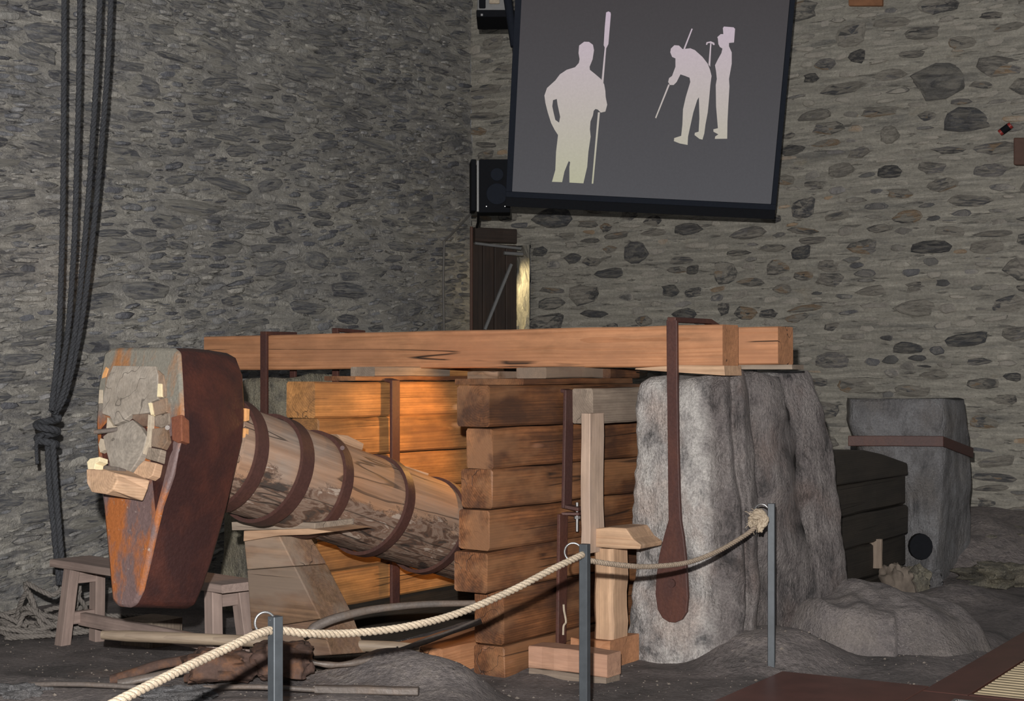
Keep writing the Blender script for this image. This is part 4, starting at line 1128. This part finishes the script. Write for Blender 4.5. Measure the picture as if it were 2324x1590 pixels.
pl0, pl1 = at(231, 1440, 8.05), at(952, 1470, 7.95)
vs_ = [pl0.lerp(pl1, t/12) for t in range(13)]
o = tube('wooden_pole', vs_, [.022]+[.029]*11+[.022], MAT['pole'], sides=14); tag(o, 'smooth pale round wooden pole lying in front of the bench', 'pole')
bar0, bar1 = at(66, 1553, 7.25), at(950, 1567, 7.1)
bb = thing('iron_bar', (bar0+bar1)/2, 'long thin grey bar with flat paddle end on the ground at the front', 'bar')
d = (bar1-bar0); m = bar0+d*.74
tube('bar_rod', [bar0.lerp(m, t/10)+UP*.006*math.sin(t) for t in range(11)], .012, MAT['greyiron'], bb, 8)
timber('paddle_end', m, bar1, .05, .034, MAT['greyiron'], bb, seg=4, ch=.006, jit=.002)

tg = thing('forge_tongs', onground(560, 1525), 'great grey iron tongs with long curved reins beside the left rope post', 'tongs')
def blob(name, c, rx, ry, rz, mat, par, seed, ax=0.0, lump=.3):
    vs = []; fs = []; n, m = 44, 24
    for j in range(m+1):
        v = math.pi*j/m
        for i in range(n):
            u = 2*math.pi*i/n; k = .55
            x, y, z = math.copysign(abs(math.cos(u))**k, math.cos(u))*math.sin(v)**k, math.copysign(abs(math.sin(u))**k, math.sin(u))*math.sin(v)**k, math.copysign(abs(math.cos(v))**k, math.cos(v))
            f = 1+lump*fn(x*1.5+seed, y*1.5, z*1.5, 1.3)+lump*.45*fn(x+seed, y, z, 4)-lump*.35*abs(fn(x, y+seed, z, 7))
            p = Vector((x*rx*f, y*ry*f, z*rz*f)); p.rotate(Matrix.Rotation(ax, 3, 'Z')); vs.append(Vector(c)+p)
    for j in range(m):
        for i in range(n): fs.append([j*n+i, j*n+(i+1) % n, j*n+n+(i+1) % n, j*n+n+i])
    return mesh(name, vs, fs, mat, par, autos=50)
YT = 7.55
bl = thing('iron_bloom', onground(570, 1535), 'crusted rusty brown iron bloom gripped by the tongs', 'bloom')
c = at(500, 1508, YT-.1); blob('bloom_lump', c, .165, .15, .07, MAT['rustblock'], bl, 3, .1)
c = at(640, 1496, YT-.05); blob('bloom_lump', c, .14, .15, .08, MAT['rustblock'], bl, 8, .1)
tube('jaw', catmull([at(252, 1542, YT-.1), at(300, 1528, YT-.1), at(360, 1508, YT-.05), at(430, 1496, YT)], 6), .026, MAT['rustblock'], tg, 10, flat=.7)
tube('jaw', catmull([at(268, 1550, YT-.3), at(340, 1536, YT-.28), at(420, 1520, YT-.2), at(500, 1518, YT-.1)], 6), .02, MAT['greyiron'], tg, 10, flat=.7)
tube('rein', catmull([at(690, 1445, YT), at(720, 1420, YT+.05), at(770, 1400, YT+.1), at(850, 1382, YT+.2), at(960, 1371, YT+.3), at(1077, 1368, YT+.4)], 8), [.008+.018*min(1, i/6)*(1-.6*i/40) for i in range(41)], MAT['greyiron'], tg, 10)
tube('rein', catmull([at(660, 1490, YT-.05), at(700, 1500, YT-.08), at(760, 1508, YT-.06), at(840, 1496, YT), at(950, 1460, YT+.08), at(1092, 1408, YT+.15)], 8), [.014+.002*math.sin(i) for i in range(41)], MAT['greyiron'], tg, 10)

# loose debris on the earth
R = random.Random(5); vs, fs = [], []
for i in range(1400):
    x, y = R.uniform(-3.2, 2.6), R.uniform(6.9, 9.6); s = R.uniform(.002, .006)*(2.0 if R.random() < .05 else 1); z = ground(x, y)+s*.3; b0 = len(vs)
    for (dx, dy, dz) in ((1, 0, 0), (0, 1, 0), (-1, 0, 0), (0, -1, 0), (0, 0, .8), (0, 0, -.8)): vs.append((x+dx*s*R.uniform(.6, 1.5), y+dy*s*R.uniform(.6, 1.5), z+dz*s))
    for (p, q) in ((0, 1), (1, 2), (2, 3), (3, 0)): fs += [[b0+p, b0+q, b0+4], [b0+q, b0+p, b0+5]]
o = mesh('floor_grit', vs, fs, simple('pale_grit', (.24, .205, .175), .9)); tag(o, 'loose pale grit and chips scattered on the dark floor', 'grit', kind='stuff')
blob_r = [(45, 1575, 7.2, .12, .1, .04), (395, 1580, 7.1, .16, .1, .035), (2275, 1305, 11.6, .3, .2, .08), (2255, 1250, 12.35, .4, .25, .14), (1920, 1372, 9.9, .18, .14, .05)]
lbl = ['flat grey stone at the lower left corner of the floor', 'low flat stone in front of the tongs beside the bar', 'pale rough rock at the foot of the far right wall', 'large pale rock ledge against the right wall foot', 'dark stone lying between the pillars on the right']
for (px, py, Y, rx, ry, rz), l in zip(blob_r, lbl): tag(blob('loose_rock', at(px, py, Y), rx, ry, rz, MAT['granite_far'] if Y < 11 else MAT['granite_left'], None, px, .3, .5), l, 'rock', 'loose rocks on the floor')

def outcrop():
    vs = []; fs = []; nx, ny = 80, 60
    for j in range(ny+1):
        for i in range(nx+1):
            s_, t_ = i/nx*2-1, j/ny*2-1; x = 2.20+.72*s_+.10*t_; y = 9.12+.52*t_-.10*s_
            rr = math.sqrt(s_*s_*(1.0 if s_ < 0 else .9)+t_*t_)+.10*fn(x, y, 3, 2.6)
            e = smooth((1.0-rr)/.30) if s_ < 0 else smooth((1.0-rr)/.62)
            rd = abs(fn((x+y*.55)*1.0, (y-x)*.25, 6, 3.1)); r2 = fn((x+y*.5), (y-x)*.3, 2, 8)
            vs.append((x, y, ground(x, y)-.12+e*(.40-.10*(s_+1)*.5+.05*fn(x, y, 1, 1.5)-.13*rd+.018*r2+.012*fn(x, y, 7, 12))))
    for j in range(ny):
        for i in range(nx): a = j*(nx+1)+i; fs.append([a, a+1, a+nx+2, a+nx+1])
    return mesh('rock_outcrop', vs, fs, MAT['outcrop'], smooth=True)


MAT['outcrop'] = granite('dusty_rock', (.27, .238, .225), (.215, .19, .185), (.14, .125, .125), (.27, .235, .205), .8, .9, .55)
tag(outcrop(), 'dusty grey rock hump between the granite pillar and the boardwalk', 'rock')

# ------------------------------------------------------------------ ropes by the left wall
YR = 9.6
tops = [(146, 0), (181, 0), (227, 0), (252, 0)]
path = [[(146, -60), (145, 200), (143, 450), (138, 650), (131, 800), (116, 935)], [(182, -60), (180, 150), (175, 350), (168, 560), (155, 740), (136, 860), (117, 935)],
        [(229, -60), (222, 120), (209, 330), (193, 540), (172, 740), (146, 880), (120, 940)], [(254, -60), (246, 130), (226, 380), (203, 600), (180, 760), (150, 890), (122, 945)]]
hl = ['leftmost of the four dark ropes hanging by the left wall', 'second dark hanging rope from the left by the left wall', 'third dark hanging rope from the left by the left wall', 'rightmost of the four dark ropes hanging by the left wall']
for i, p in enumerate(path):
    pts = [at(x, y, YR+.05*i) for (x, y) in p]
    tag(rope('hanging_rope', pts, .018, MAT['darkrope'], step=.014), hl[i], 'rope', 'four hanging ropes')
kn = []
for i in range(30): q = i/29*4.2*math.pi; kn.append(at(107+24*math.cos(q)*(1-.2*i/29), 985-38+i*2.2, YR)+Vector((0, .07*math.sin(q), 0)))
tag(rope('rope_knot', kn, .024, MAT['darkrope'], step=.016), 'thick dark knot joining the hanging ropes at the left wall', 'knot')
tag(rope('rope_tail', [at(100, 985, YR-.05), at(84, 1000, YR-.08), at(83, 1030, YR-.06), at(85, 1053, YR-.06)], .012, MAT['darkrope'], step=.012), 'short loose end hanging from the dark knot', 'rope')
tag(rope('hanging_rope', [at(108, 1000, YR), at(112, 1100, YR), at(122, 1200, YR+.02), at(135, 1330, YR+.05)], .019, MAT['darkrope'], step=.014), 'left of the two dark ropes dropping from the knot to the heap', 'rope')
tag(rope('hanging_rope', [at(120, 1000, YR-.05), at(126, 1100, YR-.05), at(134, 1200, YR-.03), at(146, 1330, YR)], .019, MAT['darkrope'], step=.014), 'right of the two dark ropes dropping from the knot to the heap', 'rope')
R = random.Random(11)
hp = ['loose grey rope coil at the very left edge of the floor heap', 'tangled grey rope coil under the dark hanging ropes', 'grey rope coil running behind the bench leg', 'flat grey rope loops at the front of the floor heap']
for k, (cx, cy, rad, h, n) in enumerate([(30, 1400, .34, .20, 22), (120, 1340, .26, .42, 26), (230, 1420, .34, .12, 20), (95, 1450, .40, .08, 22)]):
    c = at(cx, cy, 9.7 if k != 2 else 9.75); c.z = ground(c.x, c.y)+.02; pts = []
    for i in range(n):
        q = i*.85+R.uniform(-.3, .3); r = rad*R.uniform(.35, 1.1)
        pts.append(Vector((c.x+math.cos(q)*r*1.15, c.y+math.sin(q)*r*.6, c.z+h*R.random()*(1-r/rad*.5))))
    tag(rope('rope_coil', pts, .017, MAT['heaprope'], step=.02, sides=5), hp[k], 'rope', 'rope heap on the floor')

# ------------------------------------------------------------------ far pillar and dark crib on the right
YF = 11.6
def pf(px, py, Y): return toS(at(px, py, Y))
c0 = pf(1928, 1300, YF+.35); c1 = pf(2138, 1300, YF); aF = c1[1]
def farpillar():
    vs = []; fs = []; nseg, nh = 80, 60
    prof = [(905, 1932, 2142, 2194), (960, 1930, 2142, 2200), (1040, 1958, 2140, 2204), (1120, 2052, 2136, 2208), (1200, 2046, 2128, 2206), (1280, 2040, 2118, 2205), (1340, 2040, 2116, 2210)]
    for j in range(nh+1):
        py = 1345+(908-1345)*j/nh; tab = sorted(prof, reverse=True)
        def g(k): return lerp_tab([(q[0], q[k]) for q in tab], py) if py <= tab[0][0] else tab[0][k]
        l, m, r = at(g(1), py, YF+.12), at(g(2), py, YF-.05), at(g(3), py, YF+.45)
        bk1 = r+Vector((-.1, .3, 0)); bk2 = l+Vector((.1, .6, 0)); poly = [l, m, r, bk1, bk2]
        z = EYE+(HY-py)/F*YF
        per = []; L = [(poly[(i+1) % 5]-poly[i]).length for i in range(5)]; T_ = sum(L)
        for i in range(nseg):
            s = T_*i/nseg; k = 0
            while s > L[k]: s -= L[k]; k += 1
            p = poly[k].lerp(poly[(k+1) % 5], s/L[k]); p.z = z; per.append(p)
        for it in range(2): per = [(per[i-1]+per[i]*2+per[(i+1) % nseg])/4 for i in range(nseg)]
        c = sum(per, Vector())/nseg
        for p in per:
            d = (p-c).normalized(); p = p+d*(.018*fn(p.x, p.y, p.z, 3)+.012*fn(p.x, p.y, p.z, 9)); p.z += .03*(j/nh)**4*fn(p.x, p.y, 1, 3); vs.append(p)
    for j in range(nh):
        for i in range(nseg): fs.append([j*nseg+i, j*nseg+(i+1) % nseg, j*nseg+nseg+(i+1) % nseg, j*nseg+nseg+i])
    fs.append([nh*nseg+i for i in range(nseg)])
    return mesh('stone_pillar', vs, fs, MAT['granite_far'], smooth=True)
o = farpillar(); tag(o, 'smaller dark grey granite pillar with iron band near the right wall', 'pillar')
band = [at(1925, 1000, YF+.06), at(2030, 1000, YF-.03), at(2139, 1001, YF-.1), at(2206, 1027, YF+.42), at(2190, 1027, YF+.8)]
tag(flatbar('pillar_band', band, .075, .02, MAT['iron'], None, UP), 'flat brown iron band around the far granite pillar', 'iron band')
hole = at(2090, 1240, YF-.06); hv = []
n = 16; A = [hole+Vector((math.cos(q)*.085, -.012, math.sin(q)*.095)) for q in [2*math.pi*i/n for i in range(n)]]
tag(prism('socket_plug', A, [q+Vector((0, .06, 0)) for q in A], MAT['black'], bevel=.005), 'round black socket plug low on the far granite pillar', 'plug')
fcb = thing('timber_crib', at(1970, 1380, 10.6), 'dark tarred timber crib between the granite pillars on the right', 'timber crib')
dk0 = at(1880, 1100, 10.1); dk1 = at(2062, 1100, 11.45); dv = (dk1-dk0); dv.z = 0
zz = [at(1880, y, 10.1).z for y in (1026, 1105, 1185, 1262, 1345, 1420)]
for i in range(1, 5):
    z0, z1 = zz[i+1], zz[i]; z0 = max(z0, -.02)
    p0 = Vector((dk0.x-.12, dk0.y-.2, (z0+z1)/2)); p1 = Vector((dk1.x, dk1.y, (z0+z1)/2+.01)); nrm = Vector((dv.y, -dv.x, 0)).normalized()
    off = Vector((-nrm.x, -nrm.y, 0))*(.12+.015*(i % 2))
    timber('squared_log', p0+off, p1+off, .22, z1-z0-.006, MAT['dark'], fcb, ch=.014, jit=.006)
nD = Vector((dv.y, -dv.x, 0)).normalized()
A = [onplane(x, y, dk0+nD*.015, nD) for (x, y) in [(1866, 1026), (1920, 1020), (1964, 1021), (2004, 1030), (2060, 1050), (2062, 1077), (1866, 1107)]]
prism('squared_log', A, [q-nD*.24 for q in A], MAT['dark'], fcb, axis=dv, bevel=.012)
o = timber('iron_loop_block', at(1984, 1288, 10.9), at(1986, 1222, 10.9), .10, .05, MAT['grey'], up=Vector((0, -1, 0)), seg=3); tag(o, 'small pale wooden peg block on the dark crib', 'timber block')
fr = thing('broken_foot', at(2065, 1365, 10.9), 'broken pale stone foot lying against the far pillar base', 'stone')
for k_, (px, py, Y, rx, ry, rz, m_) in enumerate([(2036, 1326, 10.85, .085, .12, .125, 'chip4'), (2074, 1324, 10.95, .07, .12, .12, 'granite_left'), (2106, 1322, 11.05, .06, .12, .09, 'granite_far')]):
    blob('stone_piece', at(px, py, Y), rx, ry, rz, MAT[m_], fr, 3+k_*5, .4, .35)

# ------------------------------------------------------------------ rope barrier
PT = [(625, 1398, 5.29, 45, 'nearest dark steel barrier post on the left'), (1327, 1234, 6.79, 28, 'middle dark steel barrier post before the front crib'), (1751, 1142, 8.37, 16, 'farthest dark steel barrier post before the granite pillar')]
tops = []
for (px, py, Y, rot, l) in PT:
    p = at(px, py, Y); r = math.radians(rot); w = .038; z0 = ground(p.x, p.y)-.02
    t_ = thing('barrier_post', (p.x, p.y, z0), l, 'post', 'rope barrier posts'); dx = Vector((math.cos(r), -math.sin(r), 0))
    timber('post_tube', Vector((p.x, p.y, z0)), p, w, w, MAT['post'], t_, up=dx, seg=2, jit=0, ch=.003)
    rc = at(px-(24 if px < 1000 else 26 if px < 1500 else 22), py+(18 if px > 1000 else 14), Y); rr = .033 if px < 1000 else .037
    ring = [rc+Vector((math.cos(q)*rr, .012*math.sin(q), math.sin(q)*rr)) for q in [2*math.pi*i/28 for i in range(28)]]
    tube('rope_ring', ring, .0045, MAT['chrome'], t_, 8, close=True); tops.append((p, rc))
# pale rope, foreground to middle post, laid through the left ring
Ya, Yb = 5.22, 6.70
rp = [at(190, 1632, 4.15), at(300, 1574, 4.4), at(430, 1510, 4.75), at(520, 1468, 5.0), at(590, 1436, 5.2), at(632, 1430, 5.33), at(700, 1437, 5.45), at(800, 1436, 5.65), at(920, 1422, 5.85), at(1040, 1391, 6.1), at(1160, 1340, 6.35), at(1250, 1293, 6.55), at(1312, 1263, 6.72), at(1322, 1258, 6.78)]
tag(rope('barrier_rope', rp, .0145, MAT['rope'], pitch=.08, step=.006, sides=8), 'pale twisted hemp rope slung between the left and middle barrier posts', 'rope', 'barrier ropes')
br_ = thing('barrier_rope', at(1540, 1280, 7.6), 'thin brown twisted rope slung from the middle to the far barrier post', 'rope', 'barrier ropes')
rp = [at(1310, 1262, 6.85), at(1345, 1273, 6.92), at(1420, 1283, 7.15), at(1480, 1285, 7.4), at(1560, 1276, 7.7), at(1630, 1250, 7.95), at(1690, 1215, 8.15), at(1716, 1195, 8.22)]
rope('rope_run', rp, .0125, MAT['rope2'], br_, pitch=.06, step=.007)
kn = []
kc = at(1722, 1180, 8.25)
for i in range(90): q = i*.62; kn.append(kc+Vector((math.cos(q)*.036*math.cos(q*.17)+.01*math.sin(q*.31), math.sin(q*.8)*.034, math.sin(q)*.046*(.55+.45*math.cos(q*.23))+.016*math.sin(q*.13))))
rope('knot', kn, .014, MAT['rope'], br_, step=.01)
R = random.Random(3); vs, fs = [], []
for i in range(26):
    d = Vector((R.uniform(-1, .3), R.uniform(-.4, .1), R.uniform(-.6, .8))).normalized(); p = kc+Vector((R.uniform(-.05, .0), -.02, R.uniform(-.05, .05))); tube_data([p, p+d*.02, p+d*.04+Vector((0, 0, -.008))], .0016, 4, vs, fs)
mesh('frayed_end', vs, fs, MAT['rope'], br_)

# ------------------------------------------------------------------ boardwalk and ribbed mat, lower right
ZD = .04
d1 = Vector((.515, .857, 0)); d2 = Vector((.857, -.515, 0))
q1 = onz(1775, 1522, ZD); q2 = onz(2100, 1562, ZD)
w12 = (q2-q1).dot(d2)
wk = thing('floor_boardwalk', q2-UP*ZD, 'lacquered red-brown visitor boardwalk at the lower right corner', 'boardwalk'); wk['kind'] = 'structure'
def slab(name, o, l1, l2, z0, z1, mat, par, bevel=.004):
    A = [o, o+d1*l1, o+d1*l1+d2*l2, o+d2*l2]; A = [Vector((q.x, q.y, z1)) for q in A]; return prism(name, A, [Vector((q.x, q.y, z0)) for q in A], mat, par, axis=d1, bevel=bevel)
slab('deck_board', q1-d1*3.0, 3.0, w12-.003, -.08, ZD, MAT['deck'], wk)
m0 = onz(2205, 1572, ZD); mw = (m0-q2).dot(d2); mo = (m0-q2).dot(d1)
slab('deck_board', q2-d1*.05, 4.2, mw-.004, -.08, ZD, MAT['deck'], wk)
slab('deck_board', q2-d1*3.0, 2.944, mw+2.0, -.08, ZD, MAT['deck'], wk)
slab('deck_board', q2+d2*mw-d1*.05, mo+.042, 2.0, -.08, ZD, MAT['deck'], wk)
slab('deck_board', q2+d2*(mw+1.3), 4.1, .7, -.08, ZD, MAT['deck'], wk)
mt = thing('ribbed_mat', m0-UP*ZD, 'ribbed entrance mat of pale worn slats sunk in the boardwalk', 'mat')
slab('mat_tray', q2+d2*(mw+.002)+d1*(mo+.002), 3.4, 1.29, -.08, ZD-.03, MAT['gap'], mt)
k = 0; s0 = q2+d2*(mw+.008)+d1*(mo+.012)
proto = None
for i in range(46):
    o_ = s0+d1*(.066*i)
    if proto is None: proto = slab('mat_slat', o_, .043, 1.275, ZD-.029, ZD-.002, MAT['slat'], mt, .003); base = WM[proto].copy()
    else:
        c = proto.copy(); M = Matrix.Translation(d1*(.066*i)) @ base; put(c, M, mt)
edge = onz(2166, 1586, ZD)
slab('mat_frame', edge-d1*1.0, 1.0, .02, ZD-.01, ZD+.004, MAT['chrome'], wk, .002); slab('mat_frame', edge-d1*.02+d2*.021, .02, 1.5, ZD-.01, ZD+.004, MAT['chrome'], wk, .002)

# ------------------------------------------------------------------ warm spotlight inside the machine
lamp('crib_spotlight', 'SPOT', W(.98, .50, 1.52), 42, (1.0, .50, .15), .05, W(.45, 1.17, 1.1), 130, .5)
